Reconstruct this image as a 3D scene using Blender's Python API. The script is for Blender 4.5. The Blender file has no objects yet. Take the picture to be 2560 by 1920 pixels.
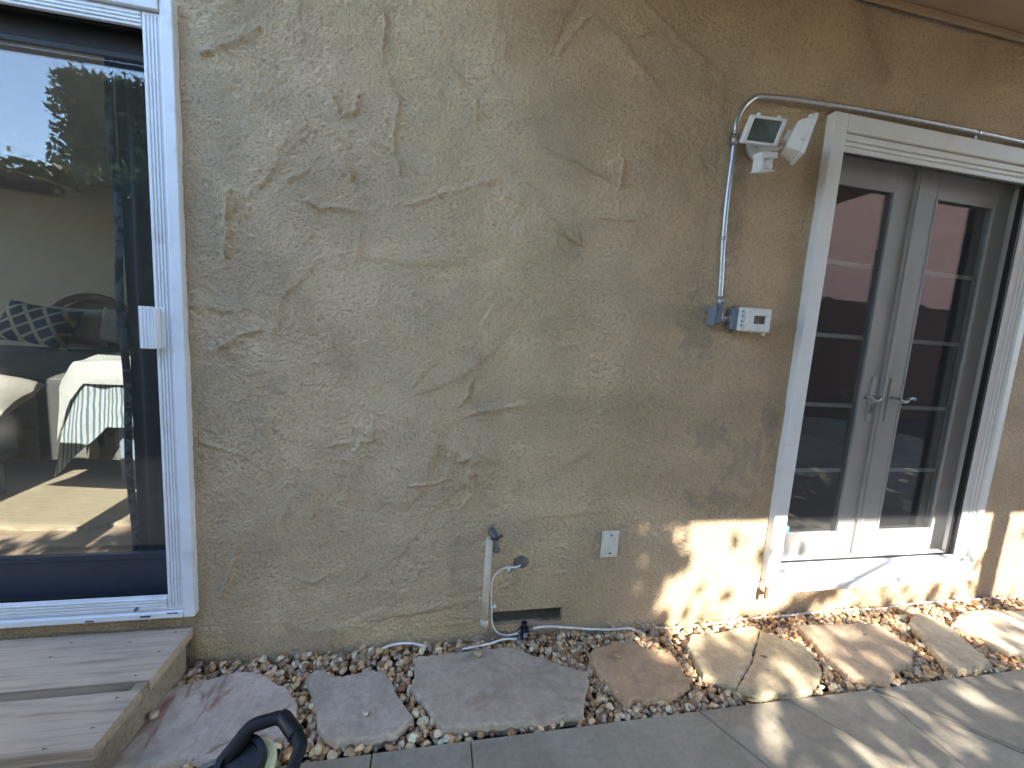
import bpy, bmesh, math, random
import numpy as np
from mathutils import Vector, Matrix, noise as mn
random.seed(7); rng = np.random.default_rng(11)
R = math.radians
scn = bpy.context.scene

# ------------------------------------------------------------------ camera, world, sun, exposure
CAM = Vector((0.0, -1.6, 1.335))
YAW, PIT, ROLL, FPX = 0.191603, 0.122168, -0.062583, 1007.06
_F = Vector((math.sin(YAW)*math.cos(PIT), math.cos(YAW)*math.cos(PIT), -math.sin(PIT)))
_R = Vector((math.cos(YAW), -math.sin(YAW), 0)); _D = _F.cross(_R)
cr = _R*math.cos(ROLL) + _D*math.sin(ROLL); cd = -_R*math.sin(ROLL) + _D*math.cos(ROLL)
cam_data = bpy.data.cameras.new('camera'); cam = bpy.data.objects.new('camera', cam_data)
scn.collection.objects.link(cam)
M = Matrix.Identity(4)
for i in range(3):
    M[i][0] = cr[i]; M[i][1] = -cd[i]; M[i][2] = -_F[i]; M[i][3] = CAM[i]
cam.matrix_world = M
cam_data.sensor_fit = 'HORIZONTAL'; cam_data.sensor_width = 36; cam_data.lens = FPX/2560*36
cam_data.clip_start = 0.02; cam_data.clip_end = 500
scn.camera = cam

SUN = Vector((-0.079, 1.0, -0.78)).normalized()          # direction the light travels
world = bpy.data.worlds.new("World"); scn.world = world; world.use_nodes = True
wn = world.node_tree; wn.nodes.clear()
sky = wn.nodes.new('ShaderNodeTexSky'); sky.sky_type = 'NISHITA'; sky.sun_disc = False
sky.sun_elevation = math.asin(-SUN.z); sky.sun_rotation = R(175.5)
sky.altitude = 50; sky.air_density = 1.0; sky.dust_density = 0.0; sky.ozone_density = 1.0
bg = wn.nodes.new('ShaderNodeBackground'); bg.inputs[1].default_value = 0.15
wo = wn.nodes.new('ShaderNodeOutputWorld')
wn.links.new(sky.outputs[0], bg.inputs[0]); wn.links.new(bg.outputs[0], wo.inputs[0])
sl = bpy.data.lights.new('sun', 'SUN'); sl.energy = 3.5; sl.angle = R(0.55); sl.color = (1.0, 0.95, 0.87)
so = bpy.data.objects.new('sun', sl); scn.collection.objects.link(so)
so.rotation_euler = SUN.to_track_quat('-Z', 'Y').to_euler(); so.location = (2, -8, 8)
scn.view_settings.view_transform = 'Standard'; scn.view_settings.look = 'None'
scn.view_settings.exposure = 2.78; scn.view_settings.gamma = 1.0
scn.render.resolution_x = 1024; scn.render.resolution_y = 768
try:
    scn.cycles.max_bounces = 8; scn.cycles.diffuse_bounces = 5; scn.cycles.transparent_max_bounces = 16
except Exception: pass

# photograph pixel -> point on a wall-parallel plane (Y) or a level plane (Z) of the real scene
def ray(px, py): return cr*((px-1280)/FPX) + cd*((py-960)/FPX) + _F
def W(px, py, Y=0.0):
    v = ray(px, py); t = (Y-CAM.y)/v.y; return CAM + v*t
def G(px, py, Z=0.0):
    v = ray(px, py); t = (Z-CAM.z)/v.z; return CAM + v*t

# ------------------------------------------------------------------ helpers
def link(o, parent=None):
    scn.collection.objects.link(o)
    if parent is not None: o.parent = parent
    return o
def tag(o, label=None, cat=None, group=None, kind=None):
    if label: o['label'] = label
    if cat: o['category'] = cat
    if group: o['group'] = group
    if kind: o['kind'] = kind
    return o
def empty(name, loc, label=None, cat=None, group=None, kind=None, parent=None):
    o = bpy.data.objects.new(name, None); o.empty_display_size = 0.05; o.location = loc
    link(o, parent); return tag(o, label, cat, group, kind)
class MB:
    """collects shapes (world coordinates) and links them as one mesh object"""
    def __init__(s): s.v = []; s.f = []; s.smooth = []
    def add(s, vs, fs, smooth=False):
        n = len(s.v); s.v += [tuple(v) for v in vs]; s.f += [tuple(i+n for i in f) for f in fs]; s.smooth += [smooth]*len(fs); return s
    def box(s, x0, x1, y0, y1, z0, z1, b=0.0, mat=None):
        if b > 0:
            bm = bmesh.new(); bmesh.ops.create_cube(bm, size=1.0)
            for v in bm.verts: v.co = Vector(((x0+x1)/2+v.co.x*(x1-x0), (y0+y1)/2+v.co.y*(y1-y0), (z0+z1)/2+v.co.z*(z1-z0)))
            b = min(b, abs(x1-x0)*.45, abs(y1-y0)*.45, abs(z1-z0)*.45)
            bmesh.ops.bevel(bm, geom=bm.edges[:], offset=b, segments=2, affect='EDGES', profile=.5)
            s.addbm(bm, mat); return s
        vs = [Vector((x, y, z)) for x in (x0, x1) for y in (y0, y1) for z in (z0, z1)]
        if mat is not None: vs = [mat @ v for v in vs]
        return s.add(vs, [(0,1,3,2),(4,6,7,5),(0,4,5,1),(2,3,7,6),(0,2,6,4),(1,5,7,3)])
    def addbm(s, bm, mat=None, smooth=False):
        bm.verts.ensure_lookup_table(); bm.verts.index_update()
        vs = [(mat @ v.co if mat is not None else v.co.copy()) for v in bm.verts]
        s.add(vs, [[v.index for v in f.verts] for f in bm.faces], smooth); bm.free(); return s
    def tube(s, pts, r, n=10, cap=True, smooth=True):
        pts = [Vector(p) for p in pts]; k = len(pts); rr = r if hasattr(r, '__len__') else [r]*k
        rings = []; up = None
        for i in range(k):
            t = (pts[min(i+1, k-1)]-pts[max(i-1, 0)]).normalized()
            if up is None:
                up = t.orthogonal().normalized()
            else:
                up = (up - t*up.dot(t)); up = up.normalized() if up.length > 1e-6 else t.orthogonal().normalized()
            sd = t.cross(up)
            rings.append([pts[i]+(up*math.cos(2*math.pi*j/n)+sd*math.sin(2*math.pi*j/n))*rr[i] for j in range(n)])
        vs = [v for rg in rings for v in rg]
        fs = [(i*n+j, i*n+(j+1)%n, (i+1)*n+(j+1)%n, (i+1)*n+j) for i in range(k-1) for j in range(n)]
        s.add(vs, fs, smooth)
        if cap:
            m = len(s.v)-len(vs)
            s.f.append(tuple(m+j for j in reversed(range(n)))); s.f.append(tuple(m+(k-1)*n+j for j in range(n))); s.smooth += [False, False]
        return s
    def prism(s, pts, d):
        """polygon pts (3d, planar) extruded by vector d"""
        n = len(pts); d = Vector(d); pts = [Vector(p) for p in pts]
        return s.add(pts+[p+d for p in pts], [tuple(range(n)), tuple(reversed(range(n, 2*n)))]+[(i, i+n, (i+1)%n+n, (i+1)%n) for i in range(n)])
    def build(s, name, mat, parent=None, label=None, cat=None, group=None, kind=None, origin=None, normals=True):
        o0 = Vector(origin) if origin is not None else Vector((0,0,0))
        me = bpy.data.meshes.new(name)
        me.from_pydata([tuple(Vector(v)-o0) for v in s.v], [], s.f)
        me.polygons.foreach_set('use_smooth', s.smooth)
        if normals:
            bm = bmesh.new(); bm.from_mesh(me); bmesh.ops.recalc_face_normals(bm, faces=bm.faces[:]); bm.to_mesh(me); bm.free()
        me.materials.append(mat); me.update()
        o = bpy.data.objects.new(name, me); o.location = o0
        link(o, parent)
        if parent is not None: o.location = o0 - parent_loc(parent)
        return tag(o, label, cat, group, kind)
def parent_loc(p):
    l = Vector((0,0,0))
    while p is not None: l += p.location; p = p.parent
    return l
def origin_at(o, pt):
    pt = Vector(pt); d = pt-o.location
    o.data.transform(Matrix.Translation(-d)); o.location = pt
def smooth_path(pts, n=8):
    pts = [Vector(p) for p in pts]; out = []
    for i in range(len(pts)-1):
        p0, p1, p2, p3 = pts[max(i-1,0)], pts[i], pts[i+1], pts[min(i+2, len(pts)-1)]
        for k in range(n):
            t = k/n
            out.append(.5*((2*p1)+(p2-p0)*t+(2*p0-5*p1+4*p2-p3)*t*t+(3*p1-p0-3*p2+p3)*t**3))
    out.append(pts[-1]); return out

# ------------------------------------------------------------------ materials
def base(name):
    m = bpy.data.materials.new(name); m.use_nodes = True; nt = m.node_tree
    return m, nt, nt.nodes['Principled BSDF']
def nd(nt, t, **kw):
    n = nt.nodes.new(t)
    for k, v in kw.items():
        if k.startswith('i_'):
            key = k[2:].replace('_', ' ')
            n.inputs[key].default_value = v
        else: setattr(n, k, v)
    return n
def ramp(nt, src, stops):
    r = nt.nodes.new('ShaderNodeValToRGB'); el = r.color_ramp.elements
    while len(el) < len(stops): el.new(.5)
    for e, (p, c) in zip(el, stops): e.position = p; e.color = (*c, 1) if len(c) == 3 else c
    nt.links.new(src, r.inputs[0]); return r
def coords(nt, scale=(1,1,1), rot=(0,0,0)):
    tc = nt.nodes.new('ShaderNodeTexCoord'); mp = nt.nodes.new('ShaderNodeMapping')
    mp.inputs['Scale'].default_value = scale; mp.inputs['Rotation'].default_value = rot
    nt.links.new(tc.outputs['Object'], mp.inputs[0]); return mp.outputs[0]
def noise(nt, vec, scale, detail=4, rough=.55, dist=0.0):
    n = nt.nodes.new('ShaderNodeTexNoise'); n.inputs['Scale'].default_value = scale; n.inputs['Detail'].default_value = detail
    n.inputs['Roughness'].default_value = rough; n.inputs['Distortion'].default_value = dist
    nt.links.new(vec, n.inputs['Vector']); return n.outputs['Fac']
def mixc(nt, fac, a, b, mode='MIX'):
    m = nt.nodes.new('ShaderNodeMix'); m.data_type = 'RGBA'; m.blend_type = mode
    for inp, v in ((m.inputs[0], fac), (m.inputs[6], a), (m.inputs[7], b)):
        if hasattr(v, 'links') or isinstance(v, bpy.types.NodeSocket): nt.links.new(v, inp)
        elif isinstance(v, (int, float)): inp.default_value = v
        else: inp.default_value = (*v, 1) if len(v) == 3 else v
    return m.outputs[2]
def math_(nt, op, a, b=None, c=None):
    m = nt.nodes.new('ShaderNodeMath'); m.operation = op
    for i, v in enumerate((a, b, c)):
        if v is None: continue
        if isinstance(v, bpy.types.NodeSocket): nt.links.new(v, m.inputs[i])
        else: m.inputs[i].default_value = v
    return m.outputs[0]
def bump(nt, bs, h, dist, strength=1.0, prev=None):
    b = nt.nodes.new('ShaderNodeBump'); b.inputs['Distance'].default_value = dist; b.inputs['Strength'].default_value = strength
    nt.links.new(h, b.inputs['Height'])
    if prev is not None: nt.links.new(prev, b.inputs['Normal'])
    nt.links.new(b.outputs[0], bs.inputs['Normal']); return b.outputs[0]
def plain(name, col, rough=.5, var=.12, nscale=30, metal=0.0, bmp=0.0, bscale=80, spec=.5, dirt=None):
    m, nt, bs = base(name); v = coords(nt)
    f = noise(nt, v, nscale, 5)
    dk = tuple(c*(1-var) for c in col); lt = tuple(min(1, c*(1+var*.6)) for c in col)
    r = ramp(nt, f, [(.3, dk), (.7, lt)]); out = r.outputs[0]
    if dirt:
        g = noise(nt, v, dirt[1], 6, .65); gr = ramp(nt, g, [(.56, (0,0,0)), (.72, (1,1,1))])
        out = mixc(nt, math_(nt, 'MULTIPLY', gr.outputs[0], dirt[2]), out, dirt[0])
    nt.links.new(out, bs.inputs['Base Color'])
    rr = nt.nodes.new('ShaderNodeMapRange'); nt.links.new(f, rr.inputs[0]); rr.inputs[3].default_value = rough*.85; rr.inputs[4].default_value = min(1, rough*1.15)
    nt.links.new(rr.outputs[0], bs.inputs['Roughness'])
    bs.inputs['Metallic'].default_value = metal
    bs.inputs['Specular IOR Level'].default_value = spec
    if bmp: bump(nt, bs, noise(nt, v, bscale, 4), bmp)
    return m

def stucco_mat(name, col=(.665,.495,.315)):
    m, nt, bs = base(name); v = coords(nt)
    big = noise(nt, v, 1.6, 5, .55); mid = noise(nt, v, 9, 6, .6)
    c = ramp(nt, big, [(.3, tuple(x*.95 for x in col)), (.7, tuple(x*1.04 for x in col))]).outputs[0]
    c2 = ramp(nt, mid, [(.32, (.93,.93,.94)), (.6, (1.02,1.015,1.0))]).outputs[0]
    c = mixc(nt, 1.0, c, c2, 'MULTIPLY')
    # weathered grey grime patches with a shape of their own near the double doors
    tc = nt.nodes.new('ShaderNodeTexCoord'); sx = nt.nodes.new('ShaderNodeSeparateXYZ'); nt.links.new(tc.outputs['Object'], sx.inputs[0])
    def blob(cx, cz, rx, rz):
        a = math_(nt, 'DIVIDE', math_(nt, 'SUBTRACT', sx.outputs[0], cx), rx); b = math_(nt, 'DIVIDE', math_(nt, 'SUBTRACT', sx.outputs[2], cz), rz)
        d = math_(nt, 'SQRT', math_(nt, 'ADD', math_(nt, 'MULTIPLY', a, a), math_(nt, 'MULTIPLY', b, b)))
        return math_(nt, 'MAXIMUM', math_(nt, 'SUBTRACT', 1.0, d), 0.0)
    bl = None
    for q in [(1.25,.93,.20,.16),(1.45,.80,.22,.25),(1.55,1.0,.12,.2),(1.12,1.42,.16,.3),(1.35,.62,.3,.12),(1.22,1.9,.10,.5)]:
        b = blob(*q); bl = b if bl is None else math_(nt, 'MAXIMUM', bl, b)
    g = noise(nt, v, 14, 8, .72)
    gm = ramp(nt, math_(nt, 'ADD', g, math_(nt, 'MULTIPLY', bl, .28)), [(.62, (0,0,0)), (.78, (1,1,1))]).outputs[0]
    gm = math_(nt, 'MULTIPLY', math_(nt, 'MULTIPLY', gm, bl), 1.6)
    c = mixc(nt, math_(nt, 'MINIMUM', gm, .33), c, (.24,.215,.17))
    # ochre stains
    o = ramp(nt, noise(nt, v, 6.5, 8, .7), [(.64, (0,0,0)), (.74, (1,1,1))]).outputs[0]
    c = mixc(nt, math_(nt, 'MULTIPLY', o, .15), c, (.50,.34,.17))
    # pits: pinhole dark flecks
    vo = nt.nodes.new('ShaderNodeTexVoronoi'); vo.inputs['Scale'].default_value = 120; nt.links.new(v, vo.inputs['Vector'])
    pit = ramp(nt, vo.outputs['Distance'], [(.12, (1,1,1)), (.22, (0,0,0))]).outputs[0]
    pm = math_(nt, 'MULTIPLY', pit, ramp(nt, noise(nt, v, 5, 5, .6), [(.5, (0,0,0)), (.62, (1,1,1))]).outputs[0])
    c = mixc(nt, math_(nt, 'MULTIPLY', pm, .45), c, (.12,.10,.075))
    nt.links.new(c, bs.inputs['Base Color']); bs.inputs['Roughness'].default_value = .85; bs.inputs['Specular IOR Level'].default_value = .25
    warp = nt.nodes.new('ShaderNodeTexNoise'); warp.inputs['Scale'].default_value = 2.2; warp.inputs['Detail'].default_value = 2; nt.links.new(v, warp.inputs['Vector'])
    wv = nt.nodes.new('ShaderNodeVectorMath'); wv.operation = 'MULTIPLY_ADD'; wv.inputs[1].default_value = (.5,.5,.5)
    nt.links.new(warp.outputs['Color'], wv.inputs[0]); nt.links.new(v, wv.inputs[2])
    mp = nt.nodes.new('ShaderNodeMapping'); mp.inputs['Rotation'].default_value = (0, R(35), 0); mp.inputs['Scale'].default_value = (1, 1, .8)
    nt.links.new(wv.outputs[0], mp.inputs[0])
    grain = noise(nt, mp.outputs[0], 150, 5, .65)
    grain2 = noise(nt, v, 75, 5, .6)
    sp = ramp(nt, math_(nt, 'ADD', math_(nt, 'MULTIPLY', grain, .6), math_(nt, 'MULTIPLY', grain2, .4)), [(.38, (.72,.70,.68)), (.50, (.98,.98,.98)), (.64, (1.07,1.07,1.06))]).outputs[0]
    c = mixc(nt, 1.0, c, sp, 'MULTIPLY'); nt.links.new(c, bs.inputs['Base Color'])
    h = math_(nt, 'ADD', math_(nt, 'MULTIPLY', grain, 1.0), math_(nt, 'MULTIPLY', grain2, 1.1))
    h = math_(nt, 'SUBTRACT', h, math_(nt, 'MULTIPLY', pm, .5))
    amp = ramp(nt, noise(nt, v, 2.6, 3), [(.35, (.6,)*3), (.62, (1,1,1))]).outputs[0]
    bump(nt, bs, math_(nt, 'MULTIPLY', h, amp), .015)
    return m

def stone_mat(name, col, tint, seed=0.0, streak=None):
    col = tuple(c*k for c, k in zip(col, (1.42,1.24,1.02))); tint = tuple(c*k for c, k in zip(tint, (1.42,1.24,1.02)))
    m, nt, bs = base(name); tc = nt.nodes.new('ShaderNodeTexCoord'); mp = nt.nodes.new('ShaderNodeMapping')
    mp.inputs['Location'].default_value = (seed*3.1, seed*1.7, seed); nt.links.new(tc.outputs['Object'], mp.inputs[0]); v = mp.outputs[0]
    a = noise(nt, v, 7, 6, .6, .6); b = noise(nt, v, 45, 6, .65)
    c = ramp(nt, a, [(.3, tuple(x*.78 for x in col)), (.55, col), (.75, tint)]).outputs[0]
    c = mixc(nt, 1.0, c, ramp(nt, b, [(.3, (.8,.8,.8)), (.7, (1.1,1.1,1.1))]).outputs[0], 'MULTIPLY')
    if streak:
        mp2 = nt.nodes.new('ShaderNodeMapping'); mp2.inputs['Scale'].default_value = (2.2, 9, 5) if len(streak) < 4 else (8, 2.0, 5); mp2.inputs['Rotation'].default_value = (0,0,R(streak[1]))
        nt.links.new(v, mp2.inputs[0])
        s = ramp(nt, noise(nt, mp2.outputs[0], 1.6, 7, .6, 1.2), [(.54, (0,0,0)), (.63, (1,1,1))]).outputs[0]
        c = mixc(nt, math_(nt, 'MULTIPLY', s, streak[2]), c, streak[0])
    nt.links.new(c, bs.inputs['Base Color']); bs.inputs['Roughness'].default_value = .75; bs.inputs['Specular IOR Level'].default_value = .3
    h = math_(nt, 'ADD', math_(nt, 'MULTIPLY', noise(nt, v, 18, 8, .6, .5), 1.6), math_(nt, 'MULTIPLY', b, .5))
    bump(nt, bs, h, .006)
    return m

def gravel_mat(name):
    m, nt, bs = base(name); v = coords(nt)
    at = nt.nodes.new('ShaderNodeAttribute'); at.attribute_name = 'stone_colour'
    n = noise(nt, v, 90, 5, .6)
    c = mixc(nt, 1.0, at.outputs['Color'], ramp(nt, n, [(.3, (.72,.70,.68)), (.7, (1.15,1.13,1.1))]).outputs[0], 'MULTIPLY')
    nt.links.new(c, bs.inputs['Base Color']); bs.inputs['Roughness'].default_value = .7; bs.inputs['Specular IOR Level'].default_value = .35
    bump(nt, bs, n, .002)
    return m

def wood_mat(name, col, dark, rot=0.0):
    m, nt, bs = base(name); v = coords(nt, (1.2, 22, 22), (0,0,rot))
    g = noise(nt, v, 2.2, 8, .65, .7); v2 = coords(nt); blot = noise(nt, v2, 4, 4)
    c = ramp(nt, g, [(.3, dark), (.5, col), (.75, tuple(x*1.15 for x in col))]).outputs[0]
    c = mixc(nt, 1.0, c, ramp(nt, blot, [(.3, (.82,.82,.84)), (.7, (1.06,1.05,1.03))]).outputs[0], 'MULTIPLY')
    nt.links.new(c, bs.inputs['Base Color']); bs.inputs['Roughness'].default_value = .8; bs.inputs['Specular IOR Level'].default_value = .25
    bump(nt, bs, g, .002); return m

def glass_mat(name, f0=.075, tint=(.95,.97,.97)):
    m = bpy.data.materials.new(name); m.use_nodes = True; nt = m.node_tree; nt.nodes.clear()
    out = nt.nodes.new('ShaderNodeOutputMaterial'); tr = nt.nodes.new('ShaderNodeBsdfTransparent'); gl = nt.nodes.new('ShaderNodeBsdfGlossy')
    tr.inputs[0].default_value = (*tint, 1); gl.inputs['Roughness'].default_value = 0.0
    lw = nt.nodes.new('ShaderNodeLayerWeight'); lw.inputs[0].default_value = .5
    p = math_(nt, 'POWER', lw.outputs['Facing'], 5.0); f = math_(nt, 'MULTIPLY_ADD', p, 1-f0, f0)
    # faint ripple of the pane
    v = coords(nt); b = nt.nodes.new('ShaderNodeBump'); b.inputs['Distance'].default_value = .0006; nt.links.new(noise(nt, v, 3.0, 2), b.inputs['Height']); nt.links.new(b.outputs[0], gl.inputs['Normal'])
    mx = nt.nodes.new('ShaderNodeMixShader'); nt.links.new(f, mx.inputs[0]); nt.links.new(tr.outputs[0], mx.inputs[1]); nt.links.new(gl.outputs[0], mx.inputs[2])
    nt.links.new(mx.outputs[0], out.inputs[0]); return m

def screen_mat(name, pitch=.0015, wire=.2, col=(.03,.032,.035)):
    """woven insect screen: real openings between fine wires"""
    m = bpy.data.materials.new(name); m.use_nodes = True; nt = m.node_tree; nt.nodes.clear()
    out = nt.nodes.new('ShaderNodeOutputMaterial'); tr = nt.nodes.new('ShaderNodeBsdfTransparent'); df = nt.nodes.new('ShaderNodeBsdfDiffuse')
    df.inputs[0].default_value = (*col, 1)
    tc = nt.nodes.new('ShaderNodeTexCoord'); sx = nt.nodes.new('ShaderNodeSeparateXYZ'); nt.links.new(tc.outputs['Object'], sx.inputs[0])
    a = math_(nt, 'LESS_THAN', math_(nt, 'FRACT', math_(nt, 'DIVIDE', sx.outputs[0], pitch)), wire)
    b = math_(nt, 'LESS_THAN', math_(nt, 'FRACT', math_(nt, 'DIVIDE', sx.outputs[2], pitch)), wire)
    f = math_(nt, 'MAXIMUM', a, b)
    mx = nt.nodes.new('ShaderNodeMixShader'); nt.links.new(f, mx.inputs[0]); nt.links.new(tr.outputs[0], mx.inputs[1]); nt.links.new(df.outputs[0], mx.inputs[2])
    nt.links.new(mx.outputs[0], out.inputs[0]); return m

def leaf_mat(name, a, b, trans=.3):
    m = bpy.data.materials.new(name); m.use_nodes = True; nt = m.node_tree; bs = nt.nodes['Principled BSDF']; out = nt.nodes['Material Output']
    v = coords(nt); n = noise(nt, v, 3.0, 4); n2 = noise(nt, v, 40, 2)
    c = ramp(nt, math_(nt, 'ADD', math_(nt, 'MULTIPLY', n, .6), math_(nt, 'MULTIPLY', n2, .4)), [(.35, a), (.65, b)]).outputs[0]
    nt.links.new(c, bs.inputs['Base Color']); bs.inputs['Roughness'].default_value = .5
    t = nt.nodes.new('ShaderNodeBsdfTranslucent'); nt.links.new(c, t.inputs[0])
    mx = nt.nodes.new('ShaderNodeMixShader'); mx.inputs[0].default_value = trans
    nt.links.new(bs.outputs[0], mx.inputs[1]); nt.links.new(t.outputs[0], mx.inputs[2]); nt.links.new(mx.outputs[0], out.inputs[0]); return m

def fabric_stripe(name, a, b, scale, axis='x', rough=.9, w=.5):
    m, nt, bs = base(name); v = coords(nt)
    sx = nt.nodes.new('ShaderNodeSeparateXYZ'); nt.links.new(v, sx.inputs[0]); i = 'xyz'.index(axis)
    wob = math_(nt, 'MULTIPLY', noise(nt, v, 12, 3), .012)
    fr = math_(nt, 'FRACT', math_(nt, 'MULTIPLY', math_(nt, 'ADD', sx.outputs[i], wob), scale))
    f = math_(nt, 'LESS_THAN', fr, w)
    c = mixc(nt, f, a, b); nt.links.new(c, bs.inputs['Base Color']); bs.inputs['Roughness'].default_value = rough
    bump(nt, bs, noise(nt, v, 40, 4), .004); return m

MT = dict(
    stucco=stucco_mat('painted_stucco'),
    soffit=plain('soffit_paint', (.42,.30,.185), .8, .1, 5, bmp=.002, bscale=40),
    white=plain('white_vinyl', (.80,.80,.81), .38, .05, 12, bmp=.0002, bscale=60, dirt=((.45,.40,.32), 9, .35)),
    whiteold=plain('weathered_white_paint', (.74,.72,.68), .5, .04, 8, bmp=.0004, bscale=50, dirt=((.45,.38,.3), 16, .25)),
    leafpaint=plain('door_white', (.66,.63,.585), .4, .05, 10, dirt=((.4,.38,.34), 12, .25)),
    black=plain('black_gasket', (.012,.012,.013), .5),
    navy=plain('dark_bronze_rail', (.05,.06,.09), .35, .15),
    bronze=plain('bronze_frame', (.035,.034,.036), .45, .15),
    glass=glass_mat('window_glass', .13), glass2=glass_mat('door_glass', .13),
    screen=screen_mat('insect_screen', .0015, .13, (.10,.095,.09)), screen2=screen_mat('insect_screen_grey', .0015, .19, (.06,.062,.065)),
    galv=plain('galvanised_steel', (.50,.52,.54), .38, .18, 60, metal=.85, bmp=.0004, dirt=((.25,.25,.24), 25, .5)),
    greymetal=plain('grey_cast_metal', (.17,.19,.22), .5, .2, 50, metal=.4, bmp=.0006),
    greybox=plain('grey_pvc', (.20,.22,.26), .55, .1, 40),
    brass=plain('weathered_brass', (.17,.18,.185), .45, .3, 70, metal=.7, bmp=.0008),
    darkbrass=plain('dark_valve_handle', (.07,.055,.05), .5, .3, 60, metal=.5),
    pipe=plain('painted_pipe', (.56,.47,.35), .8, .1, 30, bmp=.0006, dirt=((.3,.26,.2), 30, .4)),
    plate=plain('painted_steel_plate', (.66,.63,.52), .4, .12, 25, dirt=((.35,.33,.27), 30, .4)),
    cable=plain('white_cable', (.74,.73,.69), .45, .1, 60, dirt=((.4,.33,.25), 25, .5)),
    blackpl=plain('black_plastic', (.008,.0085,.011), .45, .3, 60, bmp=.0003, spec=.35),
    rubber=plain('black_rubber', (.009,.010,.012), .6, .3, 70, bmp=.0004, spec=.3),
    cream=plain('cream_foam', (.72,.66,.36), .8, .12, 60, bmp=.001),
    redpl=plain('red_plastic', (.45,.02,.015), .4),
    fleece=plain('putty', (.22,.20,.18), .85, .2, 60, bmp=.001),
    paving=None, gravel=gravel_mat('gravel_stones'),
    soil=plain('brown_soil', (.10,.07,.05), .95, .4, 60, bmp=.006, bscale=60),
    steel=plain('satin_nickel', (.42,.41,.40), .3, .1, 40, metal=.9),
    lampglass=plain('lamp_lens', (.10,.13,.12), .12, .5, 14),
    muntin=plain('muntin_grey_white', (.42,.47,.46), .5, .05),
    vent=plain('vent_wire', (.13,.12,.105), .6, .3, 60),
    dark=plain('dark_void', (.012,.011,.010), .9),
    inwall=plain('interior_paint', (.46,.42,.34), .85, .05, 6),
    inceil=plain('interior_ceiling', (.5,.48,.44), .85, .05, 6),
    floorw=wood_mat('interior_oak_floor', (.50,.37,.25), (.36,.25,.15)),
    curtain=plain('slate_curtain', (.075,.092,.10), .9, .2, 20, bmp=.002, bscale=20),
    rattan=plain('brown_rattan', (.13,.06,.035), .6, .35, 80, bmp=.003, bscale=120),
    linen=plain('white_linen', (.50,.49,.46), .9, .06, 15, bmp=.006, bscale=14),
    cushionc=plain('beige_cushion', (.40,.36,.30), .9, .06, 15, bmp=.006, bscale=12),
    shade=plain('tan_lampshade', (.45,.36,.25), .85, .15, 40),
    trunkbox=plain('blue_painted_wood', (.26,.33,.40), .6, .12, 30),
    iron=plain('black_iron', (.02,.02,.02), .5),
    bark=plain('bark', (.16,.11,.08), .9, .3, 20, bmp=.01, bscale=25),
    leaf=leaf_mat('hedge_leaf', (.035,.06,.018), (.10,.14,.04)),
    leaf2=leaf_mat('tree_leaf', (.04,.07,.02), (.10,.15,.05), .25),
    pink=plain('pink_stucco', (.78,.46,.40), .9, .08, 4, bmp=.003, bscale=50),
    fence=plain('stained_fence', (.10,.045,.03), .8, .3, 20, bmp=.003),
    blueglass=plain('blue_sticker', (.12,.38,.62), .5, .05),
    stickw=plain('sticker_white', (.85,.87,.9), .5, .02),
)

# ------------------------------------------------------------------ stucco height field
def hash_noise(shape, cell, X, Z, seed):
    """smooth value noise on world coordinates, vectorised"""
    r = np.random.default_rng(seed); T = r.random((256, 256)).astype(np.float32)
    u = X/cell; w = Z/cell; iu = np.floor(u).astype(int); iw = np.floor(w).astype(int); fu = u-iu; fw = w-iw
    fu = fu*fu*(3-2*fu); fw = fw*fw*(3-2*fw)
    a = T[iu & 255, iw & 255]; b = T[(iu+1) & 255, iw & 255]; c = T[iu & 255, (iw+1) & 255]; d = T[(iu+1) & 255, (iw+1) & 255]
    return (a*(1-fu)+b*fu)*(1-fw)+(c*(1-fu)+d*fu)*fw - .5
def fbm(X, Z, cell, seed, octs=4, gain=.5):
    h = 0; a = 1
    for k in range(octs): h = h + a*hash_noise(None, cell/2**k, X, Z, seed+k); a *= gain
    return h
def sstep(a, b, x):
    t = np.clip((x-a)/(b-a), 0, 1); return t*t*(3-2*t)
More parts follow.
